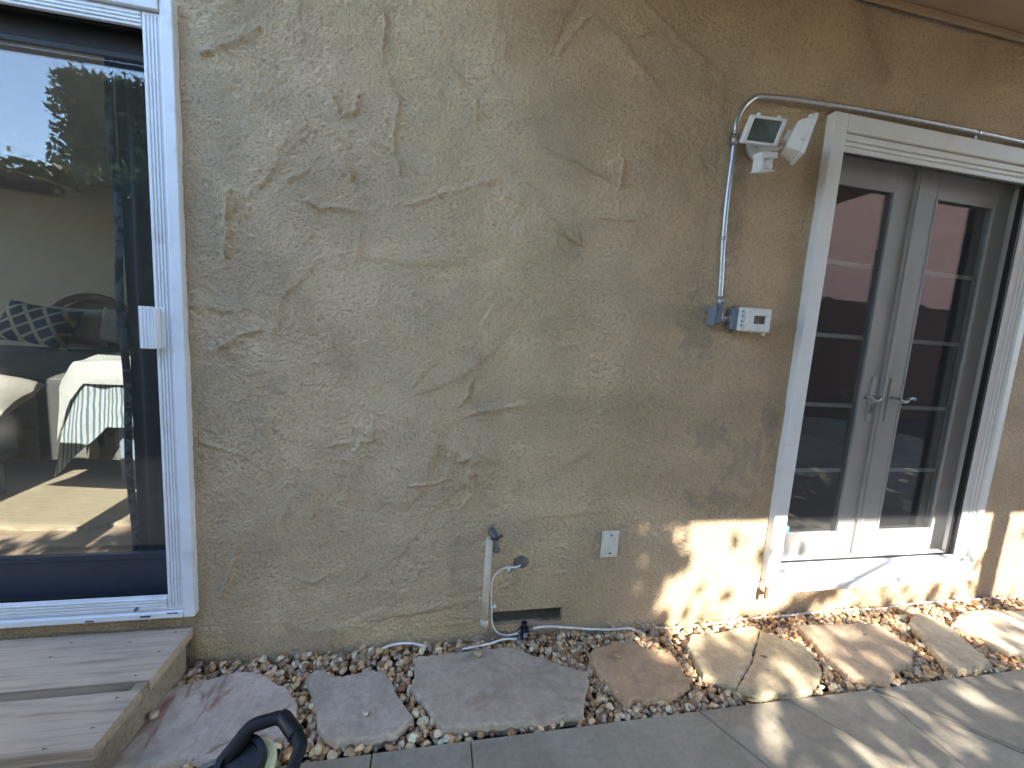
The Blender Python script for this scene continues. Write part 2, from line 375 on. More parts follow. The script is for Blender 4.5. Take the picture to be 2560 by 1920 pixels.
def stucco_height(X, Z):
    wx = X + .03*fbm(X, Z, .12, 5, 3); wz = Z + .03*fbm(X, Z, .12, 15, 3)
    h = .0045*fbm(X, Z, .55, 31, 3) + .0026*fbm(wx, wz, .09, 41, 3)
    rough = sstep(-.1, .35, fbm(X, Z, .5, 77, 2) + .18 - .16*X)       # grainier towards the left
    # skip-trowel patches: each ramps up along the stroke and breaks off at a ragged lip
    r = np.random.default_rng(2024)
    for k in range(240):
        cx, cz = r.uniform(-1.0, 4.0), r.uniform(0, 2.9); L = r.uniform(.10, .34); Wd = r.uniform(.05, .17)
        ang = r.normal(-.85, .55) if cx > .8 or cz > 1.9 else r.uniform(0, 2*np.pi)
        A = r.uniform(.0014, .0044)*(1.0 if r.random() < .75 else 1.6)
        m = (np.abs(X-cx) < .4) & (np.abs(Z-cz) < .4)
        if not m.any(): continue
        x = wx[m]-cx; z = wz[m]-cz; u = x*np.cos(ang)+z*np.sin(ang); v = -x*np.sin(ang)+z*np.cos(ang); v = v + r.uniform(-1.5,1.5)*u*u
        prof = sstep(-Wd, 0, v)*(1-sstep(0, .012, v)); end = sstep(-L, -L*.55, u)*(1-sstep(L*.6, L*.85, u))
        comb = 1+.25*np.sin(v*(2*np.pi/.011)+3*hash_noise(None, .05, x, z, 9))*r.random()
        h[m] += A*prof*end*comb
    # broom arcs left by the float
    for k in range(260):
        px_, pz_ = r.uniform(-1.0, 4.0), r.uniform(0, 2.9); a_ = r.uniform(0, 2*np.pi); rad = r.uniform(.15, .7); wr = r.uniform(.06, .16)
        m = (np.abs(X-px_) < .35) & (np.abs(Z-pz_) < .35)
        if not m.any(): continue
        x, z = wx[m], wz[m]; d = np.hypot(x-px_-rad*np.cos(a_), z-pz_-rad*np.sin(a_))
        lines = hash_noise(None, .0085, d, z*.06+k, 300+k % 7)+.7*hash_noise(None, .017, d, z*.05+k, 310+k % 5)
        h[m] += r.uniform(.0005, .0016)*lines*np.exp(-((x-px_)**2+(z-pz_)**2)/wr**2)
    # ridges, drips and lips copied from the photograph: (pixels along the ridge), height, half width
    FEAT = [([(505,135),(560,115),(640,72)], .008, .014), ([(575,478),(572,560),(568,640)], .011, .010), ([(540,100),(620,70)], .004,.01),
        ([(835,245),(850,282),(885,283),(895,240)], .010, .010), ([(840,330),(870,360),(862,395),(880,440)], .008, .010),
        ([(722,450),(760,428)], .007, .008), ([(770,505),(800,520),(830,515),(885,525)], .007, .009), ([(720,455),(790,520)], .004,.012),
        ([(960,20),(965,60),(960,130)], .008, .006), ([(975,195),(1000,250),(990,300),(985,370),(1005,440)], .006, .006), ([(1133,175),(1155,205)], .008, .008), ([(1190,250),(1192,300)],.006,.005),
        ([(1385,385),(1440,405),(1520,450)], .007, .006), ([(1558,400),(1553,460)], .009, .007), ([(1265,490),(1310,510)], .006, .007), ([(1320,455),(1400,580),(1450,610)], .005, .006), ([(1405,580),(1420,600)],.008,.008),
        ([(1395,130),(1460,50),(1480,35)], .006, .012), ([(1490,50),(1560,110),(1600,170),(1660,240)], .007, .010), ([(1570,105),(1620,85)], .006, .008), ([(1620,20),(1690,90),(1800,190)], .007, .010), ([(1750,165),(1800,185)],.005,.01),
        ([(1500,545),(1590,550),(1640,530)], .005, .007), ([(1660,425),(1760,430)], .005, .008), ([(1700,305),(1760,312)],.004,.006), ([(930,350),(1000,390),(1060,450),(1110,500)], .004, .006),
        ([(560,860),(600,835),(650,822)], .006, .008), ([(510,880),(600,848)], .004, .01), ([(1180,925),(1172,985),(1152,1010)], .007, .006), ([(1165,1035),(1230,1022),(1310,1012)], .006, .010),
        ([(830,1112),(932,1098),(932,1040)], .006, .007), ([(505,1105),(600,1135),(680,1180)], .006, .006), ([(1015,1212),(1080,1208),(1120,1195),(1125,1130)], .006, .007),
        ([(1150,1150),(1180,1140),(1175,1215)], .009, .010), ([(1135,1290),(1200,1210),(1240,1170)], .005, .005), ([(790,1215),(785,1290)], .007, .006), ([(1440,560),(1450,600)],.007,.006),
        ([(600,1360),(575,1440),(555,1490)], .009, .008), ([(740,1440),(780,1455),(830,1430)], .005, .008), ([(905,560),(890,660)], .004, .005), ([(1240,450),(1090,490),(1010,520)], .004, .008),
        ([(1290,1330),(1260,1380)], .003, .006), ([(1250,1470),(1350,1410)], .004, .003), ([(1230,1482),(1340,1425)], .003, .003), ([(1400,870),(1440,860)],.004,.006), ([(1495,1035),(1510,1020)],.006,.005),
        ([(700,530),(690,600),(700,700)], .003, .02), ([(680,830),(700,760),(720,720)],.004,.012), ([(920,1420),(905,1440)],.005,.006), ([(1035,1440),(1045,1425)],.006,.006)]
    jx = .006*fbm(X, Z, .03, 61, 3); jz = .006*fbm(X, Z, .03, 71, 3)
    for pts, A, wd in FEAT:
        P = [W(*p) for p in pts]; P = [(p.x, p.z) for p in P]
        x0 = min(p[0] for p in P)-.1; x1 = max(p[0] for p in P)+.1; z0 = min(p[1] for p in P)-.1; z1 = max(p[1] for p in P)+.1
        m = (X > x0) & (X < x1) & (Z > z0) & (Z < z1)
        if not m.any(): continue
        x = X[m]+jx[m]; z = Z[m]+jz[m]; best = np.full(x.shape, 9.0); arc = np.zeros(x.shape); tot = 0; side = np.zeros(x.shape)
        for (ax, az), (bx, bz) in zip(P[:-1], P[1:]):
            dx, dz = bx-ax, bz-az; ll = math.hypot(dx, dz); t = np.clip(((x-ax)*dx+(z-az)*dz)/(ll*ll), 0, 1)
            d = np.hypot(x-ax-t*dx, z-az-t*dz); s = np.sign((x-ax)*dz-(z-az)*dx); q = d < best
            best[q] = d[q]; arc[q] = tot+t[q]*ll; side[q] = s[q]; tot += ll
        mod = .55+.9*hash_noise(None, .02, x, z, 88)+.5*hash_noise(None, .008, x, z, 98)
        core = np.exp(-(best/wd)**2); tail = np.exp(-(best/(wd*5)))*(side > 0)*.35
        h[m] += A*(core*np.clip(mod+.4, 0.1, 1.6)+tail)*1.25
    # bristly grain
    h += (.0013+.0029*rough)*fbm(X, Z*1.1, .016, 123, 2, .9)
    h += .0016*np.clip(fbm(X, Z, .018, 223, 2)-.28, 0, 1)*4*rough
    return h

def wall_relief_at(x, z):
    return float(stucco_height(np.array([[x]]), np.array([[z]]))[0, 0])

DOOR_L = (-2.40, -.875, .235, 2.295)       # wall openings (x0, x1, z0, z1)
DOOR_R = (1.645, 2.935, .165, 2.345)
VENT = (.286, .604, .064, .130)
WX0, WX1, WZ0, WZ1 = -3.0, 4.3, -.06, 2.90

house = empty('house', (0, 0, 0), 'tan stucco house wall with a white sliding door and white double doors', 'house')
def build_wall():
    s = .005
    nx = int(round((WX1-WX0)/s)); nz = int(round((WZ1-WZ0)/s))
    xs = WX0+np.arange(nx+1)*s; zs = WZ0+np.arange(nz+1)*s
    # snap grid lines to the opening edges
    for a in (DOOR_L, DOOR_R, VENT):
        for e in a[:2]: xs[np.argmin(abs(xs-e))] = e
        for e in a[2:]: zs[np.argmin(abs(zs-e))] = e
    X, Z = np.meshgrid(xs, zs, indexing='ij')
    H = stucco_height(X, Z)
    # plaster feathers back at the edges of the openings
    for a in (DOOR_L, DOOR_R):
        d = np.maximum(np.maximum(a[0]-X, X-a[1]), np.maximum(a[2]-Z, Z-a[3])); H = H*np.clip(.4+.6*np.clip(d/.03, 0, 1), 0, 1)
    H = H-H[(X > -.8) & (X < 1.6)].mean()
    # small ragged hole where the cable leaves the wall
    c = W(1302, 1407); d = np.hypot(X-c.x, Z-c.z)+.006*fbm(X, Z, .03, 5, 2); H += .006*np.exp(-((d-.034)/.01)**2)-.010*(1-sstep(.018, .032, d))
    co = np.stack([X, -H, Z], -1).reshape(-1, 3)
    idx = np.arange((nx+1)*(nz+1)).reshape(nx+1, nz+1)
    quads = np.stack([idx[:-1, :-1], idx[1:, :-1], idx[1:, 1:], idx[:-1, 1:]], -1)
    cx = (xs[:-1]+xs[1:])/2; cz = (zs[:-1]+zs[1:])/2; CX, CZ = np.meshgrid(cx, cz, indexing='ij')
    keep = np.ones(CX.shape, bool)
    for a in (DOOR_L, DOOR_R, VENT): keep &= ~((CX > a[0]) & (CX < a[1]) & (CZ > a[2]) & (CZ < a[3]))
    quads = quads[keep]
    me = bpy.data.meshes.new('stucco_wall'); n = len(co); q = len(quads)
    extra_v = []; extra_f = []
    def bx(x0, x1, y0, y1, z0, z1):
        k = n+len(extra_v)
        extra_v.extend([(x, y, z) for x in (x0, x1) for y in (y0, y1) for z in (z0, z1)])
        extra_f.extend([tuple(k+i for i in f) for f in [(0,1,3,2),(4,6,7,5),(0,4,5,1),(2,3,7,6),(0,2,6,4),(1,5,7,3)]])
    # wall thickness behind the plaster: pieces round the openings
    T0, T1 = .03, .19
    bx(-7, DOOR_L[0]-.004, T0, T1, -.1, 3.1); bx(DOOR_L[1]+.004, VENT[0]-.003, T0, T1, -.1, 3.1); bx(VENT[1]+.003, DOOR_R[0]-.004, T0, T1, -.1, 3.1)
    bx(VENT[0]-.003, VENT[1]+.003, T0, T1, VENT[3]+.002, 3.1); bx(VENT[0]-.003, VENT[1]+.003, T0, T1, -.1, VENT[2]-.002)
    bx(DOOR_R[1]+.004, 9, T0, T1, -.1, 3.1)
    bx(DOOR_L[0]-.004, DOOR_L[1]+.004, T0, T1, -.1, DOOR_L[2]-.004); bx(DOOR_L[0]-.004, DOOR_L[1]+.004, T0, T1, DOOR_L[3]+.004, 3.1)
    bx(DOOR_R[0]-.004, DOOR_R[1]+.004, T0, T1, -.1, DOOR_R[2]-.004); bx(DOOR_R[0]-.004, DOOR_R[1]+.004, T0, T1, DOOR_R[3]+.004, 3.1)
    # plain stucco continuing beyond the view
    bx(-7, WX0, -.0, .029, -.1, 3.1); bx(WX1, 9, 0, .029, -.1, 3.1); bx(WX0, WX1, 0.0, .029, WZ1, 3.1)
    # returns of the vent opening
    bx(VENT[0]-.02, VENT[0], -.004, .06, VENT[2], VENT[3]); bx(VENT[1], VENT[1]+.02, -.004, .06, VENT[2], VENT[3])
    bx(VENT[0], VENT[1], -.002, .06, VENT[3], VENT[3]+.02); bx(VENT[0], VENT[1], -.002, .06, VENT[2]-.02, VENT[2])
    allv = np.vstack([co, np.array(extra_v)]); fl = np.concatenate([quads.reshape(-1), np.array(extra_f).reshape(-1)])
    nf = q+len(extra_f)
    me.vertices.add(len(allv)); me.vertices.foreach_set('co', allv.reshape(-1).astype(np.float32))
    me.loops.add(len(fl)); me.loops.foreach_set('vertex_index', fl.astype(np.int32))
    me.polygons.add(nf); me.polygons.foreach_set('loop_start', (np.arange(nf)*4).astype(np.int32))
    sm = np.zeros(nf, bool); sm[:q] = True
    me.polygons.foreach_set('use_smooth', sm)
    me.update(calc_edges=True); me.validate()
    me.materials.append(MT['stucco'])
    o = bpy.data.objects.new('stucco_wall', me); link(o, house); return o
build_wall()

# patio cover: soffit, ledger and fascia belong to the house; posts too
mb = MB(); mb.box(-.1, 3.92, -2.75, -.02, 2.845, 2.98); mb.build('roof_overhang', MT['soffit'], house)
mb = MB(); mb.box(-.1, 3.92, -.024, -.010, 2.812, 2.8445, .006); mb.build('ledger_board', MT['soffit'], house)
mb = MB(); mb.box(-.1, 3.92, -2.81, -2.752, 2.70, 2.985, .006); mb.build('fascia', MT['soffit'], house)
mb = MB(); mb.box(-7, -.102, -.35, -.0, 3.0, 3.08); mb.box(-7, 8.5, .0, 5.2, 3.11, 3.2); mb.build('roof', MT['soffit'], house)
for px_ in (3.29,):
    mb = MB(); mb.box(px_, px_+.13, -2.78, -2.65, 0, 2.698, .01); mb.build('roof_post', MT['whiteold'], house)

# ------------------------------------------------------------------ crawl space vent
vt = empty('crawl_space_vent', (.445, 0, .06), parent=house)
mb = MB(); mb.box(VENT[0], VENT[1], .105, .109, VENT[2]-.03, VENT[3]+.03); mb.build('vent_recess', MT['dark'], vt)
mb = MB()
x = VENT[0]+.003
while x < VENT[1]: mb.tube([(x, .022, VENT[2]), (x, .022, VENT[3])], .0009, 4, False); x += .0065
z = VENT[2]+.003
while z < VENT[3]: mb.tube([(VENT[0], .0215, z), (VENT[1], .0215, z)], .0009, 4, False); z += .0065
mb.build('wire_mesh', MT['vent'], vt, normals=False)
mb = MB()
for k in range(60):
    a = Vector((random.uniform(.5, .6), random.uniform(-.0, .018), VENT[2]+random.uniform(0, .03))); mb.tube([a, a+Vector((random.uniform(-.03,.03), random.uniform(-.01,.01), random.uniform(-.004,.012)))], .0007, 3, False)
mb.build('dry_debris', MT['bark'], vt, normals=False)

# ------------------------------------------------------------------ left sliding door (part of the house)
def ribbed_v(mb, x0, x1, y, z0, z1, n=4, d=.004):
    w = (x1-x0)/(n*2+1)
    for i in range(n): mb.box(x0+w*(2*i+1), x0+w*(2*i+2), y-d, y+.001, z0, z1, .001)
def ribbed_h(mb, x0, x1, y, z0, z1, n=4, d=.004):
    w = (z1-z0)/(n*2+1)
    for i in range(n): mb.box(x0, x1, y-d, y+.001, z0+w*(2*i+1), z0+w*(2*i+2), .001)
sd = empty('sliding_door', (-1.6, 0, .216), parent=house, label='white framed sliding glass door with insect screen, bedroom behind')
L0, L1, LB, LT = -2.44, -.848, .216, 2.311
mb = MB()
mb.box(-.883, L1, -.030, .03, LB, LT, .003); mb.box(L0, L0+.035, -.030, .03, LB, LT, .003)                # flat outer band
mb.box(L0+.036, -.8845, -.034, .03, 2.262, LT-.002, .003); mb.box(L0+.036, -.8845, -.032, .03, LB+.001, .240, .003)
mb.box(-.937, -.8845, -.020, -.002, .243, 2.259, .002); mb.box(L0+.036, L0+.09, -.020, -.002, .243, 2.259, .002)
mb.box(L0+.091, -.9385, -.020, -.006, 2.214, 2.259, .002); mb.box(L0+.091, -.9385, -.020, -.006, .243, .297, .002)
ribbed_v(mb, -.935, -.890, -.020, .26, 2.25); ribbed_h(mb, L0+.10, -.94, -.020, .247, .297, 4); ribbed_h(mb, L0+.10, -.94, -.020, 2.218, 2.256, 3)
mb.build('door_frame', MT['white'], sd)
mb = MB(); mb.box(L0+.036, -.8845, -.0015, .010, 2.212, 2.259); mb.box(L0+.036, -.8845, -.0015, .012, .243, .299); mb.box(-.936, -.8845, -.0015, .05, .2945, 2.2175); mb.box(L0+.036, L0+.088, -.0015, .05, .2945, 2.2175)
mb.box(-1.02, -.988, -.0345, -.0315, .228, .2325); mb.box(-1.19, -1.165, -.0345, -.0315, .223, .2265); mb.box(-.935, -.900, -.0345, -.0315, .2365, .2395)
mb.build('gasket', MT['black'], sd)
mb = MB(); mb.tube([(-1.03, -.030, .262), (-1.03, -.040, .262)], .006, 12); mb.tube([(-1.03, -.0395, .262), (-1.03, -.043, .262)], .0035, 8); mb.build('screw', MT['greymetal'], sd)
# inner door: dark rail, header and stiles
mb = MB(); mb.box(L0+.05, -.90, .062, .10, .245, .415, .003); mb.box(L0+.05, -.90, .056, .0615, .405, .428, .002)
mb.build('bottom_rail', MT['navy'], sd); mb = MB(); mb.box(L0+.05, -.90, .062, .11, 2.170, 2.28, .003); mb.box(L0+.05, -.9, .056, .0615, 2.150, 2.169, .002)
mb.box(-.935, -.86, .075, .115, .309, 2.17, .003); mb.box(-2.40, -2.32, .075, .115, .309, 2.17, .003); mb.box(-1.72, -1.58, .075, .125, .43, 2.15, .003)
mb.build('door_panel_frame', MT['bronze'], sd)
mb = MB(); mb.box(-2.32, -1.72, .090, .094, .43, 2.155); mb.box(-1.58, -.936, .090, .094, .43, 2.155); mb.build('glass_pane', MT['glass'], sd)
mb = MB(); mb.add([(-2.34,.034,.302),(-.940,.034,.302),(-.940,.034,2.206),(-2.34,.034,2.206)], [(0,1,2,3)]); mb.build('insect_screen', MT['screen'], sd, normals=False)
hd = MB(); hd.box(-.966, -.924, -.052, -.046, 1.212, 1.352, .0015); ribbed_v(hd, -.964, -.928, -.052, 1.214, 1.350, 3, .002)
hd.box(-.9235, -.9175, -.052, -.0205, 1.214, 1.350, .0015); hd.box(-.917, -.904, -.026, -.0205, 1.214, 1.350, .001)
hd.build('door_handle', MT['white'], sd)

# ------------------------------------------------------------------ right double doors (part of the house)
fd = empty('double_door', (2.3, 0, .15), parent=house, label='white double glass doors behind a grey insect screen')
X0, X1, ZB, ZT = 1.625, 2.949, .150, 2.36
mb = MB()
mb.box(X0, 1.697, -.036, .05, .212, ZT, .004); mb.box(2.9045, X1, -.036, .05, .212, ZT, .004); mb.box(1.698, 2.904, -.0355, .05, 2.292, ZT, .004)   # outer casing
mb.box(1.6985, 2.9035, -.024, .05, 2.262, 2.289, .006); mb.box(1.6985, 2.9035, -.017, .05, 2.244, 2.261, .005); mb.box(1.6985, 2.9035, -.010, .0, 2.222, 2.243, .002)
mb.box(2.893, 2.9035, -.024, .05, .285, 2.217, .004); mb.box(2.882, 2.8925, -.016, .05, .285, 2.217, .003); mb.box(2.842, 2.8815, -.008, .05, .285, 2.217, .003)
mb.box(1.698, 1.7025, -.006, .05, .285, 2.217, .001); mb.box(1.703, 1.7075, -.002, .05, .285, 2.216, .001)
mb.build('door_casing', MT['whiteold'], fd)
mb = MB(); mb.box(X0+.004, X1-.004, -.046, .06, ZB+.004, .206, .004); mb.box(1.70, 2.9035, -.040, .06, .2065, .284, .003); mb.box(X0+.01, 1.6985, -.034, -.0305, .2125, .30); mb.build('door_sill', MT['white'], fd)
mb = MB(); mb.box(X0-.004, X0+.014, -.049, -.040, ZB-.018, ZB+.045, .002); mb.build('sill_end_rot', MT['bark'], fd)
mb = MB(); mb.box(1.708, 1.7125, .0, .03, .286, 2.216); mb.box(2.826, 2.841, -.002, .022, .286, 2.216); mb.box(1.713, 2.827, .0005, .006, 2.2165, 2.235); mb.box(1.719, 2.8275, -.001, .012, .2855, .289); mb.build('gasket', MT['black'], fd)
mb = MB(); mb.add([(1.7125,.012,.288),(2.8255,.012,.288),(2.8255,.012,2.217),(1.7125,.012,2.217)], [(0,1,2,3)]); mb.build('insect_screen', MT['screen2'], fd, normals=False)
mb = MB(); mb.box(1.7035, 1.7175, -.010, -.004, 1.095, 1.185, .001); mb.build('screen_latch', plain('tan_latch', (.62,.50,.27), .5), fd)
# frame behind the screen
mb = MB(); mb.box(1.64, 1.668, .052, .16, .21, 2.3); mb.box(2.905, 2.93, .052, .16, .21, 2.3); mb.box(1.64, 2.93, .0525, .12, .205, .243, .004); mb.box(1.669, 2.904, .09, .16, 2.264, 2.3); mb.build('inner_frame', MT['leafpaint'], fd)
def leaf_door(x0, x1, g0, g1, astragal):
    mb = MB(); y0, y1 = .088, .128; zb, zt, gb, gt = .246, 2.262, .382, 2.142
    mb.box(x0, g0, y0, y1, zb, zt, .003); mb.box(g1, x1, y0, y1, zb, zt, .003)
    mb.box(g0+.0005, g1-.0005, y0+.0007, y1, zb, gb, .003); mb.box(g0+.0005, g1-.0005, y0+.0007, y1, gt, zt, .003)
    e = .012                                                       # glazing bead
    mb.box(g0-.001, g0+e, y0-.004, y0+.01, gb, gt, .003); mb.box(g1-e, g1+.001, y0-.004, y0+.01, gb, gt, .003)
    mb.box(g0+e+.0005, g1-e-.0005, y0-.0037, y0+.01, gb-.001, gb+e, .003); mb.box(g0+e+.0005, g1-e-.0005, y0-.0037, y0+.01, gt-e, gt+.001, .003)
    if astragal: mb.box(x1-.022, x1+.016, y0-.016, y0-.001, zb+.004, zt, .004); mb.box(x1-.012, x1+.006, y0-.021, y0-.0165, zb+.004, zt, .002)
    lf = mb.build('door_leaf', MT['leafpaint'], fd)
    m2 = MB(); m2.box(g0+.001, g1-.001, .104, .109, gb+.001, gt-.001); m2.build('glass_pane', MT['glass2'], lf)
    for z in (1.782, 1.429, 1.076, .726):
        m3 = MB(); m3.box(g0+.001, g1-.001, .1105, .1165, z-.0105, z+.0105, .001); m3.build('muntin', MT['muntin'], lf)
    return lf
lfl = leaf_door(1.672, 2.284, 1.775, 2.162, True)
lfr = leaf_door(2.288, 2.902, 2.414, 2.805, False)
def lever(cx, cz, s, parent, lock):
    y = .088
    mb = MB(); mb.box(cx-.017, cx+.017, y-.008, y, cz-.13, cz+.105, .008); mb.build('handle_plate', MT['leafpaint'], parent)
    mb = MB(); mb.tube([(cx, y-.006, cz), (cx, y-.045, cz)], .009, 10)
    P = [(cx, y-.045, cz), (cx+s*.018, y-.050, cz-.012), (cx+s*.042, y-.050, cz-.014), (cx+s*.062, y-.048, cz+.002), (cx+s*.085, y-.048, cz+.006), (cx+s*.10, y-.048, cz-.001)]
    mb.tube(smooth_path(P, 4), [.009]*6+[.0085]*8+[.007]*7, 8); mb.build('lever_handle', MT['steel'], parent)
    if lock:
        mb = MB(); mb.box(cx-.010, cx+.010, y-.014, y-.0075, cz-.085, cz-.040, .006); mb.build('lock_cylinder', MT['steel'], parent)
        mb = MB(); mb.tube([(cx+.001, y-.0142, cz-.065), (cx+.001, y-.0152, cz-.065)], .0045, 10); mb.build('keyhole', MT['black'], parent)
c = W(2195, 986, .06); lever(c.x-.005, 1.13, -1, lfl, True)
c = W(2242, 987, .06); lever(c.x-.005, 1.13, 1, lfr, False)
# blue security sticker, lower left corner of the left pane
c = W(1962, 1324, .103); mb = MB(); n = 8
mb.prism([(c.x+.030*math.cos(R(22.5+45*k)), .1035, c.z+.030*math.sin(R(22.5+45*k))) for k in range(n)], (0, -.0006, 0)); stk = mb.build('sticker', MT['blueglass'], lfl)
mb = MB()
for x0_, x1_, z0_, z1_ in ((.002,.022,.008,.013), (.010,.0145,-.010,.008), (-.012,.012,-.018,-.0155)):
    mb.box(c.x+x0_, c.x+x1_, .1018, .1028, c.z+z0_, c.z+z1_)
mb.build('sticker_lettering', MT['stickw'], stk)

# ------------------------------------------------------------------ rooms behind the glass
def room(name, x0, x1, y0, y1, z0, z1, wallm, floorm, fill_opening=False):
    mb = MB(); mb.box(x0, x1, y1, y1+.1, z0, z1); (mb.box(x0-.1, x0, y0, y1, z0, z1) if not fill_opening else (mb.box(x0-.1, x0, y0, y0+.35, z0, z1), mb.box(x0-.1, x0, y1-.5, y1, z0, z1), mb.box(x0-.1, x0, y0+.35, y1-.5, z0, z0+.3), mb.box(x0-.1, x0, y0+.35, y1-.5, z1-.15, z1))); mb.box(x1, x1+.1, y0, y1, z0, z1); mb.build(name+'_walls', wallm, kind='structure')
    mb = MB(); mb.box(x0-.1, x1+.1, y0, y1+.1, z1, z1+.08); mb.build(name+'_ceiling', MT['inceil'], kind='structure')
    mb = MB(); mb.box(x0-.1, x1+.1, y0, y1+.1, z0-.1, z0); mb.build(name+'_floor', floorm, kind='structure')
room('bedroom', -5.6, -.2, .19, 3.7, .20, 2.62, MT['inwall'], MT['floorw'], True)  # left wall opening is invented, to let sky light fill the bedroom
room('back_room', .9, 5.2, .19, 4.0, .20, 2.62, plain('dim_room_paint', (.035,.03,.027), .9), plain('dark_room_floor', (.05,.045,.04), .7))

# rug with wavy near edge
rugm, nt, bs = base('jute_rug'); v = coords(nt, (3, 60, 1)); g = noise(nt, v, 3, 6, .7); v2 = coords(nt); w_ = noise(nt, v2, 160, 3)
c_ = ramp(nt, g, [(.3, (.38,.28,.16)), (.5, (.58,.46,.29)), (.7, (.74,.66,.50))]).outputs[0]
c_ = mixc(nt, 1.0, c_, ramp(nt, w_, [(.3, (.75,.75,.75)), (.7, (1.1,1.1,1.1))]).outputs[0], 'MULTIPLY')
nt.links.new(c_, bs.inputs['Base Color']); bs.inputs['Roughness'].default_value = .95; bump(nt, bs, math_(nt, 'ADD', g, w_), .006)
mb = MB(); nn = 60; vs = []; fs = []
for i in range(nn+1):
    x = -4.5+i*(3.6/nn); y = .735+.016*math.sin(x*11)+.010*math.sin(x*23+1)
    z = .006+.006*(math.sin(x*11+.8)+1)
    vs += [(x, y, .2005), (x, y, .2+z+.004), (x, y+.07, .2+.012), (x, 2.3, .212)]
for i in range(nn):
    for j in range(3): a = i*4+j; fs.append((a, a+4, a+5, a+1))
mb.add(vs, fs, True); mb.build('rug', rugm, label='woven straw coloured rug with wavy edge on the bedroom floor', cat='rug', origin=(-2.5, 1.5, .2))
# bed
bed = empty('bed', (-3.2, 2.6, .2), 'bed with dark striped cover and brown woven headboard behind the sliding door', 'bed')
def cloth_grid(f, nu, nv, mb, smooth=True):
    vs = [f(i/nu, j/nv) for i in range(nu+1) for j in range(nv+1)]
    mb.add(vs, [(i*(nv+1)+j, (i+1)*(nv+1)+j, (i+1)*(nv+1)+j+1, i*(nv+1)+j+1) for i in range(nu) for j in range(nv)], smooth)
duvet = fabric_stripe('dark_striped_duvet', (.10,.098,.092), (.20,.19,.175), 24, 'y', w=.55)
def fdu(u, v):
    x = -5.0+u*3.7
    if v < .3: return (x, 1.44-.02*math.sin(x*9), .34+(.9-.36)*v/.3)
    t = (v-.3)/.7; y = 1.45+t*2.0
    return (x, y, .90-.03*max(0, 1-t*10)**2+.012*mn.noise(Vector((x*2, y*2, 0))))
mb = MB(); cloth_grid(fdu, 60, 40, mb); mb.build('duvet', duvet, bed)
mb = MB(); mb.box(-5.0, -1.4, 1.48, 3.5, .32, .84, .03); mb.build('mattress', MT['dark'], bed)
c1 = W(225, 735, 3.48); mb = MB()
for k, rr in enumerate((.50, .475, .45)):
    pts = [(c1.x+rr*1.02*math.cos(R(a)), 3.5-.012*k, .92+(c1.z-.92)*rr/.5*math.sin(R(a))) for a in range(0, 181, 9)]; mb.tube(pts, .013, 8)
mb.prism([(c1.x+.44*math.cos(R(a)), 3.52, .9+(c1.z-.96)*math.sin(R(a))) for a in range(0, 181, 9)], (0, .02, 0))
mb.build('headboard', MT['rattan'], bed)
def pillow(name, cx, cy, cz, w, h, t, tilt, mat, label, rz=0, roll=0, lean=None):
    bm = bmesh.new(); bmesh.ops.create_grid(bm, x_segments=16, y_segments=16, size=.5)
    vs = []; n0 = len(bm.verts)
    mb = MB()
    def f(sgn):
        def g(u, v):
            a, b = u*2-1, v*2-1; pin = 1-.10*(a*a)*(1-b*b)*1.0-.10*(b*b)*(1-a*a)
            d = max(0, (1-a**4)*(1-b**4))**.45*t/2*sgn
            p = Vector((a*w/2*pin*(1-.0*b), d+.004*mn.noise(Vector((a*3, b*3, sgn))), b*h/2*pin)); return p
        return g
    cloth_grid(f(-1), 16, 16, mb); cloth_grid(f(1), 16, 16, mb)
    Mx = Matrix.Translation((cx, cy, cz)) @ Matrix.Rotation(rz, 4, 'Z') @ Matrix.Rotation(tilt, 4, 'X') @ Matrix.Rotation(roll, 4, 'Y')
    bm.free()
    o = mb.build(name, mat, label=label, cat='pillow'); o.data.transform(Matrix.Identity(4)); o.matrix_world = Mx; return o
# lattice fabric
lat, nt, bs = base('navy_lattice_fabric'); v = coords(nt, (1,1,1), (0, R(38), 0)); sx = nt.nodes.new('ShaderNodeSeparateXYZ'); nt.links.new(v, sx.inputs[0])
def tri(s, sc): return math_(nt, 'ABSOLUTE', math_(nt, 'SUBTRACT', math_(nt, 'FRACT', math_(nt, 'MULTIPLY', s, sc)), .5))
f_ = math_(nt, 'MAXIMUM', tri(sx.outputs[0], 7.5), tri(sx.outputs[2], 9.0)); f_ = ramp(nt, f_, [(.36, (0,0,0)), (.40, (1,1,1))]).outputs[0]
c_ = mixc(nt, f_, (.035,.05,.085), (.40,.37,.31)); nt.links.new(c_, bs.inputs['Base Color']); bs.inputs['Roughness'].default_value = .9
def pil_at(name, pxc, pyc, Y, w, h, t, tilt, mat, label, rz=0, roll=0):
    c = W(pxc, pyc, Y); pillow(name, c.x, c.y, c.z, w, h, t, tilt, mat, label, rz, roll)
pil_at('pillow', 192, 815, 3.40, .62, .42, .16, R(-18), MT['linen'], 'plain cream pillow leaning on the bed headboard')
pil_at('pillow', 283, 815, 3.38, .22, .40, .10, R(-15), fabric_stripe('ticking', (.5,.48,.43), (.2,.22,.25), 60, 'x', w=.4), 'small striped pillow at the right end of the bed row')
pil_at('pillow', 95, 812, 3.24, .66, .43, .17, R(-22), lat, 'navy and cream lattice patterned pillow on the bed', roll=R(8))
